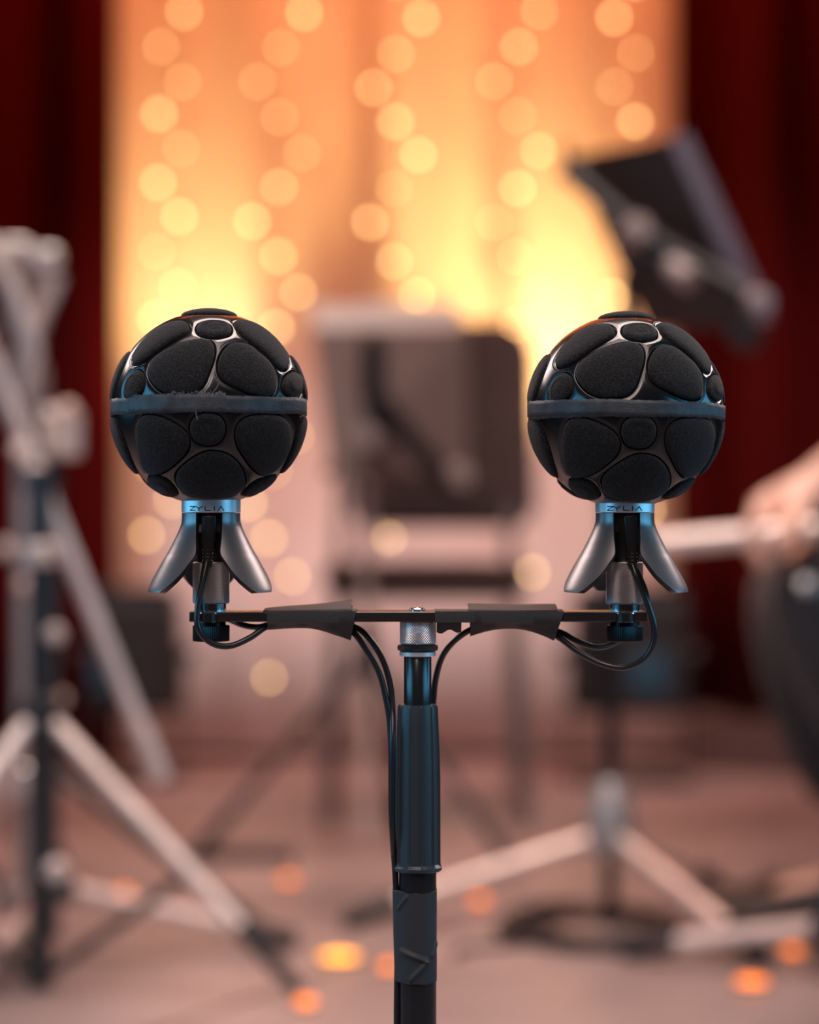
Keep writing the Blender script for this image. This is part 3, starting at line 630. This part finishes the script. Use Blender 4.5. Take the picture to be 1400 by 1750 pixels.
ap([(78, -7), (90, -5), (104, -8), (109, -18), (106, -30), (97, -40), (86, -42), (78, -35), (74, -24), (73, -14)])
ap([(a, 73.0) for a in range(0, 360, 30)])
def resample(dirs, n=56):
    c = crom(dirs, 8, True); L_ = [0]
    for i in range(len(c)): L_.append(L_[-1] + (c[(i + 1) % len(c)] - c[i]).length)
    out = []; k = 0
    for j in range(n):
        s = L_[-1] * j / n
        while L_[k + 1] < s: k += 1
        t = (s - L_[k]) / max(1e-9, L_[k + 1] - L_[k]); out.append(c[k].lerp(c[(k + 1) % len(c)], t).normalized())
    return out
outl = [resample(o_) for o_ in outl]
def pad_mesh(o_):
    mb = MB(); n = len(o_); ctr = Vector((0, 0, 0))
    for p in o_: ctr += p
    ctr.normalize(); size = sum((p - ctr).length for p in o_) / n
    vs = []; rings = [(0.0, -0.0012), (0.002, 0.0007), (0.012, 0.0013), (0.035, 0.0018), (0.075, 0.0021)]
    rr = [(1 - w0 / size if size > 0.09 else 1 - w0 / 0.1, h) for w0, h in rings] + [(0.6, 0.0023), (0.35, 0.0024), (0.12, 0.0024)]
    rr = sorted(rr, key=lambda t: -t[0]) if rr[4][0] < 0.6 else rr
    for s, h in rr:
        for p in o_: vs.append((ctr.lerp(p, s)).normalized() * (RB + h))
    m = len(rr); vs.append(ctr * (RB + 0.0024)); c_ = len(vs) - 1
    fs = [(i * n + j, i * n + (j + 1) % n, (i + 1) * n + (j + 1) % n, (i + 1) * n + j) for i in range(m - 1) for j in range(n)]
    fs += [((m - 1) * n + j, (m - 1) * n + (j + 1) % n, c_) for j in range(n)]
    mb.add(vs, fs); return mb
# shell: valleys and thin lips around every pad
bm = bmesh.new(); bmesh.ops.create_icosphere(bm, subdivisions=8, radius=1.0)
shell_me = bpy.data.meshes.new('shell'); bm.to_mesh(shell_me); bm.free()
co = np.empty(len(shell_me.vertices) * 3); shell_me.vertices.foreach_get('co', co); co = co.reshape(-1, 3); co /= np.linalg.norm(co, axis=1)[:, None]
dmin = np.full(len(co), 9.0); inside = np.zeros(len(co), bool)
for o_ in outl:
    A = np.array([list(p) for p in o_]); c_ = A.mean(0); c_ /= np.linalg.norm(c_); rad = np.max(np.linalg.norm(A - c_, axis=1)) + 0.2
    idx = np.where(np.linalg.norm(co - c_, axis=1) < rad)[0]; Q = co[idx]; B = np.roll(A, -1, 0); best = np.full(len(idx), 9.0)
    t1 = np.cross(c_, [0, 0, 1.0]) if abs(c_[2]) < 0.9 else np.cross(c_, [1.0, 0, 0]); t1 /= np.linalg.norm(t1); t2 = np.cross(c_, t1)
    pa2 = np.stack([A @ t1, A @ t2], 1); qq = np.stack([Q @ t1, Q @ t2], 1); ins = np.zeros(len(idx), bool)
    for i in range(len(A)):
        a_, b_ = A[i], B[i]; ab = b_ - a_; t = np.clip(((Q - a_) @ ab) / (ab @ ab), 0, 1); best = np.minimum(best, np.linalg.norm(Q - (a_ + t[:, None] * ab), axis=1))
        x1, y1 = pa2[i]; x2, y2 = pa2[(i + 1) % len(A)]
        cond = ((y1 > qq[:, 1]) != (y2 > qq[:, 1])); xi = (x2 - x1) * (qq[:, 1] - y1) / (y2 - y1 + 1e-12) + x1; ins ^= cond & (qq[:, 0] < xi)
    dmin[idx] = np.minimum(dmin[idx], best); inside[idx] |= ins
rr_ = RB + 0.0006 - 0.0013 * np.exp(-(dmin / 0.028) ** 2) + 0.0005 * np.exp(-((dmin - 0.020) / 0.009) ** 2) * (~inside)
rr_[inside] = RB - 0.0012
# flat neck opening underneath
co2 = co * rr_[:, None]
shell_me.vertices.foreach_set('co', co2.ravel()); shell_me.polygons.foreach_set('use_smooth', [True] * len(shell_me.polygons)); shell_me.materials.append(M_shell)

def band_mesh(z0, z1, r, tilt=0.0, a0=0, a1=360, seed=1, jag=0.0004, wob=0.0004):
    rnd = random.Random(seed); mb = MB(); n = 180; rows = 5; vs = []
    full = (a1 - a0) >= 360
    for i in range(n + (0 if full else 1)):
        a = R(a0 + (a1 - a0) * i / n - 90); jt = rnd.uniform(-jag, jag); jb = rnd.uniform(-jag, jag)
        wv = wob * (math.sin(a * 5 + seed) + 0.6 * math.sin(a * 11 + 2 * seed))
        for j in range(rows):
            t = j / (rows - 1); z = z0 + (z1 - z0) * t + (jb if j == 0 else jt if j == rows - 1 else 0) + wv * 0.6 + tilt * math.cos(a) * r
            q = r + 0.00025 * math.sin(a * 23 + j * 1.3 + seed) * math.sin(j * 1.7 + a * 3); rad = math.sqrt(max(1e-9, (q ** 2 - (z * 0.85) ** 2)))
            vs.append((math.cos(a) * rad, math.sin(a) * rad, z))
    m = n if full else n
    fs = [(i * rows + j, ((i + 1) % n if full else i + 1) * rows + j, ((i + 1) % n if full else i + 1) * rows + j + 1, i * rows + j + 1) for i in range(m) for j in range(rows - 1)]
    mb.add(vs, fs); return mb
M_band = mat('grey_black_gaffer_band', (0.035, 0.04, 0.046), 0.55, bump=(900, 0.7, 0.0004), var=(160, 0.35), spec=0.4)
M_letter = mat('black_lettering', (0.01, 0.01, 0.012), 0.5)
M_usb = mat('black_moulded_plug', (0.010, 0.010, 0.011), 0.35)

RR = 0.0153
def ring_pt(u, z, r): a = u / r; return Vector((math.sin(a) * r, -math.cos(a) * r, z))
GL = {'Z': [[(0, 1), (1, 1), (0, 0), (1, 0)], ], 'Y': [[(0, 1), (0.5, 0.5), (1, 1)], [(0.5, 0.5), (0.5, 0)]], 'L': [[(0, 1), (0, 0), (1, 0)]], 'I': [[(0.5, 1), (0.5, 0)]], 'V': [[(0, 0), (0.5, 1), (1, 0)]]}
def lettering():
    mb = MB(); h = S_(6.6); zb_ = 0.0011
    for ch_, a, b in (('Z', -38, -27), ('Y', -25.5, -14), ('L', -8.5, 1), ('I', 4, 10), ('V', 13.5, 24)):
        for st_ in GL[ch_]:
            for (x0, y0), (x1, y1) in zip(st_, st_[1:]):
                p = Vector((S_(a + (b - a) * x0), zb_ + h * y0)); q = Vector((S_(a + (b - a) * x1), zb_ + h * y1)); d = (q - p).normalized(); nn = Vector((-d.y, d.x)) * 0.00024
                p = p - d * 0.0002; q = q + d * 0.0002; c4 = [p + nn, q + nn, q - nn, p - nn]; r0, r1 = RR - 0.0002, RR + 0.00012
                vs = [ring_pt(c.x, c.y, r1) for c in c4] + [ring_pt(c.x, c.y, r0) for c in c4]
                mb.add(vs, [(0, 1, 2, 3), (7, 6, 5, 4), (0, 4, 5, 1), (1, 5, 6, 2), (2, 6, 7, 3), (3, 7, 4, 0)])
    return mb

def knurl_mesh(r, z0, z1, n, pitch, depth, cham=0.0006):
    mb = MB(); seg = n * 6; dzr = pitch / 6; rows = int((z1 - z0) / dzr) + 1; vs = []
    zs = [z0 + (z1 - z0) * i / (rows - 1) for i in range(rows)]
    for z in zs:
        e = min(1, min(z - z0, z1 - z) / cham)
        for j in range(seg):
            th = 2 * PI * j / seg; a = th * n / 2; b = PI * (z - z0) / pitch
            h = min(abs(math.sin(a + b)), abs(math.sin(a - b))); h = min(h, 0.75) / 0.75
            q = r - depth * (1 - h) * e - cham * 0.8 * (1 - e) ; vs.append((math.cos(th) * q, math.sin(th) * q, z))
    fs = [(i * seg + j, i * seg + (j + 1) % seg, (i + 1) * seg + (j + 1) % seg, (i + 1) * seg + j) for i in range(rows - 1) for j in range(seg)]
    fs += [tuple(range(seg - 1, -1, -1)), tuple((rows - 1) * seg + j for j in range(seg))]
    mb.add(vs, fs); return mb
def foot_mesh():
    """one flared leg: curved strip leaving the neck and splaying outward; local +X is outward"""
    rows = [(875, 50, 34), (885, 50, 34), (893, 51, 34.5), (899, 53, 35.5), (905, 55.5, 37), (913, 59, 38.5), (920, 62.5, 40), (928, 66.5, 42), (935, 70, 43.3), (940, 73, 44), (944, 75, 43.8), (948, 77.5, 42.8), (952, 80, 41.3), (960, 84.5, 38), (970, 90, 34.5), (979, 95, 31), (990, 101, 25.5), (998, 105, 20.5), (1004, 108, 16.5), (1008, 109.5, 13), (1009, 109.7, 11.5)]
    prof = [(S_(r), -S_(y - 875)) for y, r, f in rows]; hw = [f for y, r, f in rows]
    mb = MB(); ns = 25; th = 0.0036; outer = []; inner = []; nl = len(prof) - 1
    for i, (r, z) in enumerate(prof):
        k = max(0, i - 1); k2 = min(i + 1, nl); dr = prof[k2][0] - prof[k][0]; dz = prof[k2][1] - prof[k][1]; l = math.hypot(dr, dz); nx, nz = dz / l, -dr / l
        for j in range(ns):
            a = R(hw[i] * (-1 + 2 * j / (ns - 1))); rr = r
            outer.append(Vector((math.cos(a) * rr, math.sin(a) * rr, z)))
            ri = rr + nx * th; inner.append(Vector((math.cos(a) * ri, math.sin(a) * ri, z + nz * th * 0.6)))
    n0 = len(outer); fs = []; m = len(prof)
    for i in range(m - 1):
        for j in range(ns - 1):
            a = i * ns + j; fs.append((a, a + 1, a + ns + 1, a + ns)); fs.append((n0 + a, n0 + a + ns, n0 + a + ns + 1, n0 + a + 1))
    for i in range(m - 1):
        for j in (0, ns - 1): a = i * ns + j; fs.append((a, a + ns, n0 + a + ns, n0 + a))
    for i in (0, m - 1):
        for j in range(ns - 1): a = i * ns + j; fs.append((a, n0 + a, n0 + a + 1, a + 1))
    mb.add(outer + inner, fs); mb.n_outer = n0; return mb

def dark_inner(me):
    n0 = len(me.vertices) // 2
    for p in me.polygons:
        if not all(v < n0 for v in p.vertices): p.material_index = 1
cache = {}
def microphone(cpx, cpy, axpx, label, rz, left):
    base = Vector((X(axpx), D, Z(862)))            # neck axis, top of the ring
    t = thing('spherical_microphone', base, label, 'microphone', 'spherical microphones on the bar')
    bc = Vector((X(cpx), D, Z(cpy))) - base
    if 'shell' not in cache:
        cache['shell'] = shell_me; cache['pads'] = None
    sh = bpy.data.objects.new('shell', shell_me); scene.collection.objects.link(sh); sh.parent = t; sh.location = bc; sh.rotation_euler.z = rz
    if cache['pads'] is None:
        cache['pads'] = []
        for o_ in outl:
            b_ = pad_mesh(o_).build('foam_pad', M_pad, t, smooth=70); b_.location = bc; b_.rotation_euler.z = rz; cache['pads'].append(b_)
    else:
        for s0 in cache['pads']:
            b_ = s0.copy(); scene.collection.objects.link(b_); b_.parent = t; b_.location = bc; b_.rotation_euler.z = rz
    if left:
        band_mesh(-0.0042, 0.0042, 0.0506, 0.006, seed=3, jag=0.0002).build('tape_band', M_band, t, bc, smooth=60, solid=0.0002)
        band_mesh(-0.0038, 0.0052, 0.0509, 0.0, -48, 14, seed=8, jag=0.0005, wob=0.0003).build('tape_end', M_band, t, bc, smooth=60, solid=0.0002)
        fz = MB(); rnd = random.Random(2)
        for i in range(46):
            a = R(rnd.uniform(-16, 13) - 90); r0 = 0.0508; s = Vector((math.cos(a) * r0, math.sin(a) * r0, 0.0052)); l = rnd.uniform(0.0008, 0.0024)
            e = s + Vector((rnd.uniform(-1, 1) * l, -0.0006, rnd.uniform(0.1, 0.8) * l)); fz.tube([s, (s + e) / 2 + Vector((0, -0.0005, 0.0003)), e], 0.00007, 4)
        a = R(-3.5 - 90)
        for q in (((0.006, 0.0055), (0.0085, 0.0085), (0.009, 0.0105)), ((-0.0022, -0.0035), (-0.002, -0.006), (-0.0014, -0.0078))):
            fz.tube([Vector((x_, -0.0520, z_)) for x_, z_ in q], 0.00010, 5)
        fz.build('loose_thread', mat('pale_thread', (0.28, 0.27, 0.27), 0.8), t, bc)
    else:
        band_mesh(-0.0048, 0.0030, 0.0505, 0.0, -120, 20, seed=5, jag=0.0004, wob=0.0002).build('tape_band', M_band, t, bc, smooth=60, solid=0.0002)
        band_mesh(-0.0040, 0.0036, 0.0509, -0.022, seed=11, jag=0.0002, wob=0.0002).build('tape_band', M_band, t, bc, smooth=60, solid=0.0002)
    # neck ring and engraved name
    ring = MB().lathe([(0.0135, 0.004), (RR, 0.004), (RR, -S_(14.0) + 0.0003), (RR - 0.0003, -S_(14.0)), (0.0135, -S_(14.0))], seg=96).build('neck_ring', M_ring, t)
    lt = lettering().build('lettering', M_letter, ring, (0, 0, -S_(14.0)), smooth=None); lt.rotation_euler.z = R(2.8) if left else R(2.0)
    zc = -S_(14.5)
    # inner column behind the plug
    MB().lathe([(0.0125, 0.001), (0.0125, -0.006), (0.0085, -0.010), (0.0080, -0.0285), (0.0072, -0.030)], (0, 0.0015, zc), 40).build('inner_sleeve', M_footin, t)
    for a in ((210, 331, 97) if left else (208, 330, 100)):
        if 'foot' not in cache:
            f_ = foot_mesh().build('foot', M_foot, t, smooth=50, bevel=0.0003); cache['foot'] = f_; f_.data.materials.append(M_footin); dark_inner(f_.data)
        else:
            f_ = cache['foot'].copy(); scene.collection.objects.link(f_); f_.parent = t
        f_.location = (0, 0, zc); f_.rotation_euler.z = R(a)
    return t
mic_l = microphone(357.5, 698, 361, 'black ball microphone with frayed tape band standing on the left end of the bar', 0.0, True)
mic_r = microphone(1070, 703, 1068, 'black ball microphone with smooth slanting tape band standing on the right end of the bar', R(-1.4), False)

# ------------------------------------------------------------------ the bar that carries both microphones
bar = thing('microphone_bar', (X(712), D, Z(1060)), 'long black twin microphone bar lying across the top of the central stand', 'microphone bar')
bo = bar.location
zt, zb2 = Z(1044), Z(1061)
MB().box((X(714.5) - bo.x, 0, (zt + zb2) / 2 - bo.z), (S_(775), 0.024, zt - zb2)).build('crossbar', mat('satin_black_bar', (0.020, 0.014, 0.013), 0.3), bar, bevel=0.0006)
M_kn = mat('dark_steel_knurl', (0.34, 0.32, 0.32), 0.32, 0.7)
M_kn2 = mat('bright_steel_knurl', (0.62, 0.61, 0.62), 0.3, 0.8)
M_kn3 = knurl_mat('black_fine_knurl', (0.02, 0.02, 0.022), 0.35, 0.3, 70, 0.0014, 0.0004)
M_rib = knurl_mat('black_ribbed_knob', (0.012, 0.012, 0.014), 0.32, 0.2, 60, 1, 0.0005, True)
for ax, off in ((361, 0), (1067.5, 1)):
    x = X(ax) - bo.x; z0 = Z(1031 + off) - bo.z; z1 = Z(960) - bo.z; r = S_(31.5)
    kn_ = knurl_mesh(r, 0, z1 - z0, 56, 0.0011, 0.00036); kn_.lathe([(0.006, z1 - z0 - 0.001), (0.006, z1 - z0 + 0.006)]); kn_.build('thread_adapter', M_kn, bar, (x, 0, z0), smooth=28)
    MB().lathe([(S_(25.5), 0), (S_(25.5), z0 - zt + bo.z)], (x, 0, zt - bo.z), 48).build('steel_collar', M_chrome, bar)
    MB().lathe([(S_(25), 0), (S_(25), S_(9))], (x, 0, Z(1069) - bo.z), 48).build('knob_neck', M_blackgloss, bar)
    k = MB().lathe([(S_(26), 0), (S_(31), S_(0.8)), (S_(31.5), S_(2)), (S_(31.5), S_(26)), (S_(30.5), S_(27.5)), (S_(25), S_(27.5))], (0, 0, 0), 72).build('clamp_knob', M_rib, bar, (x, 0, Z(1096) - bo.z))
    MB().cyl((x - S_(2), -0.0118, Z(1062) - bo.z), (x - S_(2), -0.0118, Z(1045) - bo.z), S_(16), 32).build('slot_boss', M_blackgloss, bar)
bx = X(713) - bo.x
scw = MB().lathe([(S_(14), 0), (S_(14), S_(3.2)), (S_(12), S_(5)), (S_(9), S_(5.4)), (S_(8.5), S_(4)), (S_(3), S_(4))], (bx, 0, zt - bo.z), 32).build('centre_bolt', M_chrome, bar)
knurl_mesh(S_(31), 0, S_(38.5), 44, 0.0014, 0.00034, 0.0004).build('stand_adapter', M_kn2, bar, (X(714.5) - bo.x, 0, Z(1100) - bo.z), smooth=28)

# ------------------------------------------------------------------ central stand
stand = thing('microphone_stand', (X(714), D, 0), 'black vertical microphone stand with fluted grip in the centre, carrying the bar', 'microphone stand')
def zz(y): return Z(y)
MB().lathe([(S_(30), zz(1121)), (S_(31), zz(1120)), (S_(31), zz(1114)), (S_(30), zz(1113))], (0, 0, 0), 48).build('steel_washer', M_ring, stand)
MB().lathe([(S_(30), zz(1112.5)), (S_(34), zz(1111)), (S_(35), zz(1107)), (S_(34), zz(1102.5)), (S_(30), zz(1101))], (0, 0, 0), 64).build('locking_ring', M_kn3, stand)
MB().lathe([(S_(23.5), zz(1210)), (S_(23.5), zz(1123)), (S_(22.5), zz(1121.5))], (0, 0, 0), 48).build('inner_tube', M_blackgloss, stand)
gp = [(1488, 39), (1486, 41.2), (1481, 41.2), (1476, 39.6), (1470, 39.4), (1400, 39.2), (1335, 39), (1290, 38), (1240, 36), (1210, 34.8), (1206, 34), (1204, 31)]
def fl_mod(th, i):
    if i < 3 or i > 10: return 1.0
    x = (th / (2 * PI) * 10 + 0.22) % 1.0; d = abs(x - 0.5) * 2    # 0 mid flute, 1 at the rib
    t = min(1, max(0, (d - 0.84) / 0.09)); return 0.915 + 0.085 * t * t * (3 - 2 * t)
MB().lathe([(S_(r), zz(y)) for y, r in gp], (0, 0, 0), 240, mod=fl_mod).build('clutch_grip', M_grip, stand)
MB().lathe([(S_(32), 0.03), (S_(32), zz(1484))], (0, 0, 0), 64).build('outer_tube', M_blackgloss, stand)
MB().lathe([(0.10, 0), (0.125, 0.003), (0.125, 0.012), (0.11, 0.02), (0.03, 0.028), (0.02, 0.06)], (0, 0, 0), 64).build('round_base', M_black, stand)
# tape wrapped around pole and cables
def wrap_mesh():
    mb = MB(); n = 144; m = 110; y0, y1 = 1676, 1521; vs = []
    for j in range(m):
        t = j / (m - 1); y = y0 + (y1 - y0) * t
        for i in range(n):
            a = 2 * PI * i / n; rx = S_(33.6); c, s_ = math.cos(a), math.sin(a); x = rx * c; yy = rx * s_
            bulge = S_(7.5 - 3.5 * (1 - t)) * max(0, -c) ** 4 ; x -= bulge
            # creases: diagonal ridges on the front
            f = max(0, -s_); hx = x / rx
            def ridge(x0, t0, x1, t1, w_, h_):
                dx, dt = x1 - x0, (t1 - t0) * 2.3; px, pt = hx - x0, (t - t0) * 2.3; l2 = dx * dx + dt * dt; q = max(0, min(1, (px * dx + pt * dt) / l2))
                dd = math.hypot(px - q * dx, pt - q * dt); return h_ * math.exp(-(dd / w_) ** 2)
            h = ridge(-0.75, 0.36, 0.45, 0.25, 0.055, 0.0018) + ridge(0.5, 0.25, -0.3, 0.05, 0.06, 0.0017) + ridge(0.75, 0.30, 0.95, 0.42, 0.05, 0.0014) + ridge(-0.9, 0.82, -0.5, 0.95, 0.05, 0.0010)
            r_ = 1 + (h * f ** 0.3) / rx + 0.004 * math.sin(a * 3 + t * 9)
            zz_ = Z(y) + (0.0006 * math.sin(a * 2 + 1) + 0.0003 * math.sin(a * 7)) * (1 if j in (0, m - 1) else 0)
            vs.append((x * r_, yy * r_, zz_))
    fs = [(j * n + i, j * n + (i + 1) % n, (j + 1) * n + (i + 1) % n, (j + 1) * n + i) for j in range(m - 1) for i in range(n)]
    mb.add(vs, fs); return mb
tag(wrap_mesh().build('tape_wrap', M_tape, loc=(X(712.5), D, 0), smooth=80, solid=0.0004), 'creased black cloth tape wrapped around the lower tube of the central stand', 'tape')

# ------------------------------------------------------------------ tape on the bar
def tape_loft(x0, x1, bottom, seed, skew=0.0, topflap=None):
    """tape folded round the bar and the cables: bottom(t) gives the lowest pixel row"""
    mb = MB(); rnd = random.Random(seed); n = 40; prof_n = 14; vs = []
    for i in range(n):
        t = i / (n - 1); yb = bottom(t); dy = 0.0132 + 0.0004 * math.sin(t * 9 + seed)
        zt_ = Z(1043.0); zm = Z(1062); zl = Z(yb)
        fy = 0.0006 * math.sin(t * 17 + seed)
        sec = [(-dy * 0.6, zt_ + 0.0002), (-dy, zt_), (-dy - 0.0002, zm * 0.4 + zt_ * 0.6), (-dy, zm), (-dy * 0.80 + fy, zm * 0.7 + zl * 0.3), (-dy * 0.62 - fy, zm * 0.35 + zl * 0.65), (-dy * 0.45, zl + 0.0003), (0.0, zl - 0.0002), (dy * 0.5, zl + 0.0003), (dy * 0.7, (zm + zl) / 2), (dy, zm), (dy, zt_), (dy * 0.6, zt_ + 0.0003), (0, zt_ + 0.0003)]
        px = x0 + (x1 - x0) * t
        for (y, z) in sec:
            k = (zt_ - z) / max(1e-6, zt_ - Z(1090)); vs.append((X(px) - X(x0) + S_(skew * k * (t if skew > 0 else (1 - t))) * (-1 if skew > 0 else -1), y, z - Z(1044)))
    m = len(sec); fs = [(i * m + j, i * m + (j + 1) % m, (i + 1) * m + (j + 1) % m, (i + 1) * m + j) for i in range(n - 1) for j in range(m)]
    fs += [tuple(range(m)), tuple((n - 1) * m + j for j in range(m))]; mb.add(vs, fs)
    if topflap:
        # loose tape ends folded over on top of the bar
        for (a, b, hA, hB, y0_, y1_, ph) in topflap:
            for sgn in (1,):
                def f(u, v):
                    px = a + (b - a) * u; hgt = (hA + (hB - hA) * u) * math.sin(PI * min(1, 0.12 + 0.88 * v) * 0.55) ; wv = 0.6 * math.sin(u * 7 + ph) * v
                    return Vector((X(px) - X(x0), y0_ + (y1_ - y0_) * v, S_(1.5 + hgt + wv)))
                g = MB(); g.grid(26, 8, f)
                vs = g.v; nv = len(vs); vs2 = [(x, y, z - 0.0007) for x, y, z in vs]
                # edges hanging back down on the near side
                mb.add(vs + vs2, g.f + [tuple(i + nv for i in reversed(q)) for q in g.f] + [(i * 8, (i + 1) * 8, nv + (i + 1) * 8, nv + i * 8) for i in range(25)] + [(i * 8 + 7, nv + i * 8 + 7, nv + (i + 1) * 8 + 7, (i + 1) * 8 + 7) for i in range(25)])
    return mb
def bot1(t): return 1076 - 3 * math.sin(PI * min(1, t * 1.3)) + 18 * max(0, (t - 0.45) / 0.55) ** 1.6
def bot2(t): return 1074 + 13 * max(0, (0.42 - t) / 0.42) ** 1.7 + 20 * max(0, (t - 0.5) / 0.5) ** 1.6
M_tapeb = mat('dusty_black_gaffer', (0.030, 0.027, 0.026), 0.62, bump=(1300, 0.6, 0.0004), spec=0.35)
o = tape_loft(459, 610, bot1, 1, 10, [(452, 601, 2, 16, -0.011, 0.010, 0.4), (465, 603, 1, 7, -0.0125, 0.004, 2.0)]).build('gaffer_tape', M_tapeb, loc=(X(459), D, Z(1044)), smooth=50)
tag(o, 'black gaffer tape folded over the left half of the bar, holding cables', 'tape', 'gaffer tape on the bar')
o = tape_loft(804, 961, bot2, 4, 14, [(800, 951, 9, 9, -0.011, 0.010, 1.4), (803, 950, 3, 7, -0.0125, 0.002, 4.0)]).build('gaffer_tape', M_tapeb, loc=(X(804), D, Z(1044)), smooth=50)
tag(o, 'black gaffer tape folded over the right half of the bar, holding cables', 'tape', 'gaffer tape on the bar')
mb = tape_loft(743, 812, lambda t: 1063 - 1.5 * t, 6, 3)
def flp(u, v):
    return Vector((X(746 + 42 * u) - X(743), -0.0118 + 0.004 * v, Z(1059) - Z(1044) - S_((20 + 3 * math.sin(u * 9)) * v) + S_(2 * u * v)))
g = MB().grid(16, 8, flp); nv = len(g.v); mb.add(g.v + [(x, y + 0.0008, z) for x, y, z in g.v], g.f + [tuple(i + nv for i in reversed(q)) for q in g.f])
tag(mb.build('gaffer_tape', M_tapeb, loc=(X(743), D, Z(1044)), smooth=50), 'short black tape strip just right of the centre bolt with a hanging end', 'tape', 'gaffer tape on the bar')

# ------------------------------------------------------------------ cables
def cable(pts, r=0.0016):
    return MB().tube(crom([Vector((X(px), D + dy, Z(py))) - corg for px, py, dy in pts], 10), r, 14)
def plug(t, cx, tilt, lab=None):
    zt_ = Z(872)
    MB().box((X(cx) - corg.x, -0.0075, Z(877) - corg.z), (S_(20), 0.0025, S_(11))).build('plug_tip', M_ring, t, bevel=0.0003)
    pm = MB(); x = X(cx) - corg.x
    prof = [(880, 11, 0.0026), (883, 12, 0.0032), (925, 11.5, 0.0032), (934, 8.5, 0.0028), (955, 7, 0.0026), (968, 7, 0.0024)]
    vs = []
    for y, hw_, hd in prof:
        xx = x + S_(tilt * (y - 880) / 88)
        for sx_, sy_ in ((-1, -1), (-0.8, -1.15), (0.8, -1.15), (1, -1), (1, 1), (-1, 1)): vs.append((xx + sx_ * S_(hw_), -0.0088 + sy_ * hd, Z(y) - corg.z))
    m = 6; fs = [(i * m + j, i * m + (j + 1) % m, (i + 1) * m + (j + 1) % m, (i + 1) * m + j) for i in range(len(prof) - 1) for j in range(m)] + [tuple(range(m)), tuple((len(prof) - 1) * m + j for j in range(m))]
    pm.add(vs, fs); pm.build('plug', M_usb, t, bevel=0.0003)
    rl = MB()
    for k in range(5):
        y = 938 + k * 6; rl.lathe([(S_(8.5), 0), (S_(9.5), S_(1.5)), (S_(8.5), S_(3.2))], (x + S_(tilt * (y - 880) / 88), -0.0092, Z(y + 3) - corg.z), 20)
    rl.build('strain_relief', M_rubber, t)
corg = Vector((X(361), D, Z(870)))
t = thing('microphone_cable', corg, 'black cable plugged into the left microphone, looping under the bar and down the stand', 'cable', 'cables of the two microphones')
plug(t, 361, -4)
cable([(357, 960, -0.0115), (352, 985, -0.0135), (346, 1015, -0.0150), (342, 1045, -0.0160), (343, 1068, -0.0165), (355, 1088, -0.0160), (375, 1100, -0.0150), (400, 1101, -0.0125), (430, 1088, -0.009), (460, 1069, -0.005), (500, 1063, 0.0), (560, 1066, 0.0), (600, 1078, 0.0), (625, 1110, 0), (648, 1150, 0), (660, 1195, -0.001), (667, 1240, -0.002), (669, 1300, -0.003), (669, 1380, -0.003), (672, 1440, -0.002), (676, 1500, -0.001), (679.5, 1600, -0.001), (678.5, 1700, -0.001), (678, 1800, -0.001), (678, 2300, 0.0)]).build('cord', M_cable, t)
cable([(352, 962, -0.0112), (347, 1000, -0.0125), (350, 1045, -0.0128)], 0.0009).build('ground_wire', M_cable, t)
corg = Vector((X(400), D, Z(1062)))
t = thing('microphone_cable', corg, 'second black cable emerging behind the left clamp knob and running down the stand', 'cable', 'cables of the two microphones')
cable([(330, 1035, 0.018), (352, 1052, 0.019), (385, 1060, 0.016), (412, 1069, 0.008), (440, 1072, 0.001), (466, 1067, 0.0), (520, 1068, 0.002), (580, 1068, 0.002), (612, 1075, 0.002), (636, 1098, 0.002), (655, 1130, 0.002), (667, 1170, 0.001), (671, 1215, -0.001), (671.5, 1260, -0.006), (671, 1330, -0.007), (671, 1420, -0.006), (676, 1500, 0.003), (679, 1600, 0.004), (680, 1720, 0.004), (680, 2300, 0.003)]).build('cord', M_cable, t)
corg = Vector((X(1068), D, Z(870)))
t = thing('microphone_cable', corg, 'black cable plugged into the right microphone, hanging in a wide loop below the bar', 'cable', 'cables of the two microphones')
plug(t, 1075, 3)
cable([(1078, 966, -0.0115), (1084, 985, -0.0135), (1095, 1010, -0.0140), (1106, 1040, -0.0135), (1114, 1070, -0.0130), (1112, 1100, -0.0120), (1096, 1125, -0.010), (1066, 1139, -0.007), (1030, 1134, -0.004), (990, 1115, -0.002), (950, 1086, 0.0), (900, 1064, 0.0), (850, 1064, 0.0), (810, 1074, 0.001), (778, 1095, 0.004), (756, 1125, 0.008), (745, 1165, 0.012), (741, 1205, 0.014), (736, 1260, 0.0155), (730, 1400, 0.016), (722, 1700, 0.014), (722, 2300, 0.014)]).build('cord', M_cable, t)
cable([(1085, 972, -0.0110), (1100, 1005, -0.0115), (1111, 1050, -0.0112)], 0.0009).build('ground_wire', M_cable, t)
corg = Vector((X(1000), D, Z(1100)))
t = thing('microphone_cable', corg, 'shorter black cable curling up behind the right clamp knob', 'cable', 'cables of the two microphones')
cable([(1098, 1062, 0.018), (1080, 1085, 0.017), (1050, 1103, 0.012), (1020, 1107, 0.006), (985, 1095, 0.003), (955, 1080, 0.003), (900, 1067, 0.003), (840, 1066, 0.003)]).build('cord', M_cable, t)
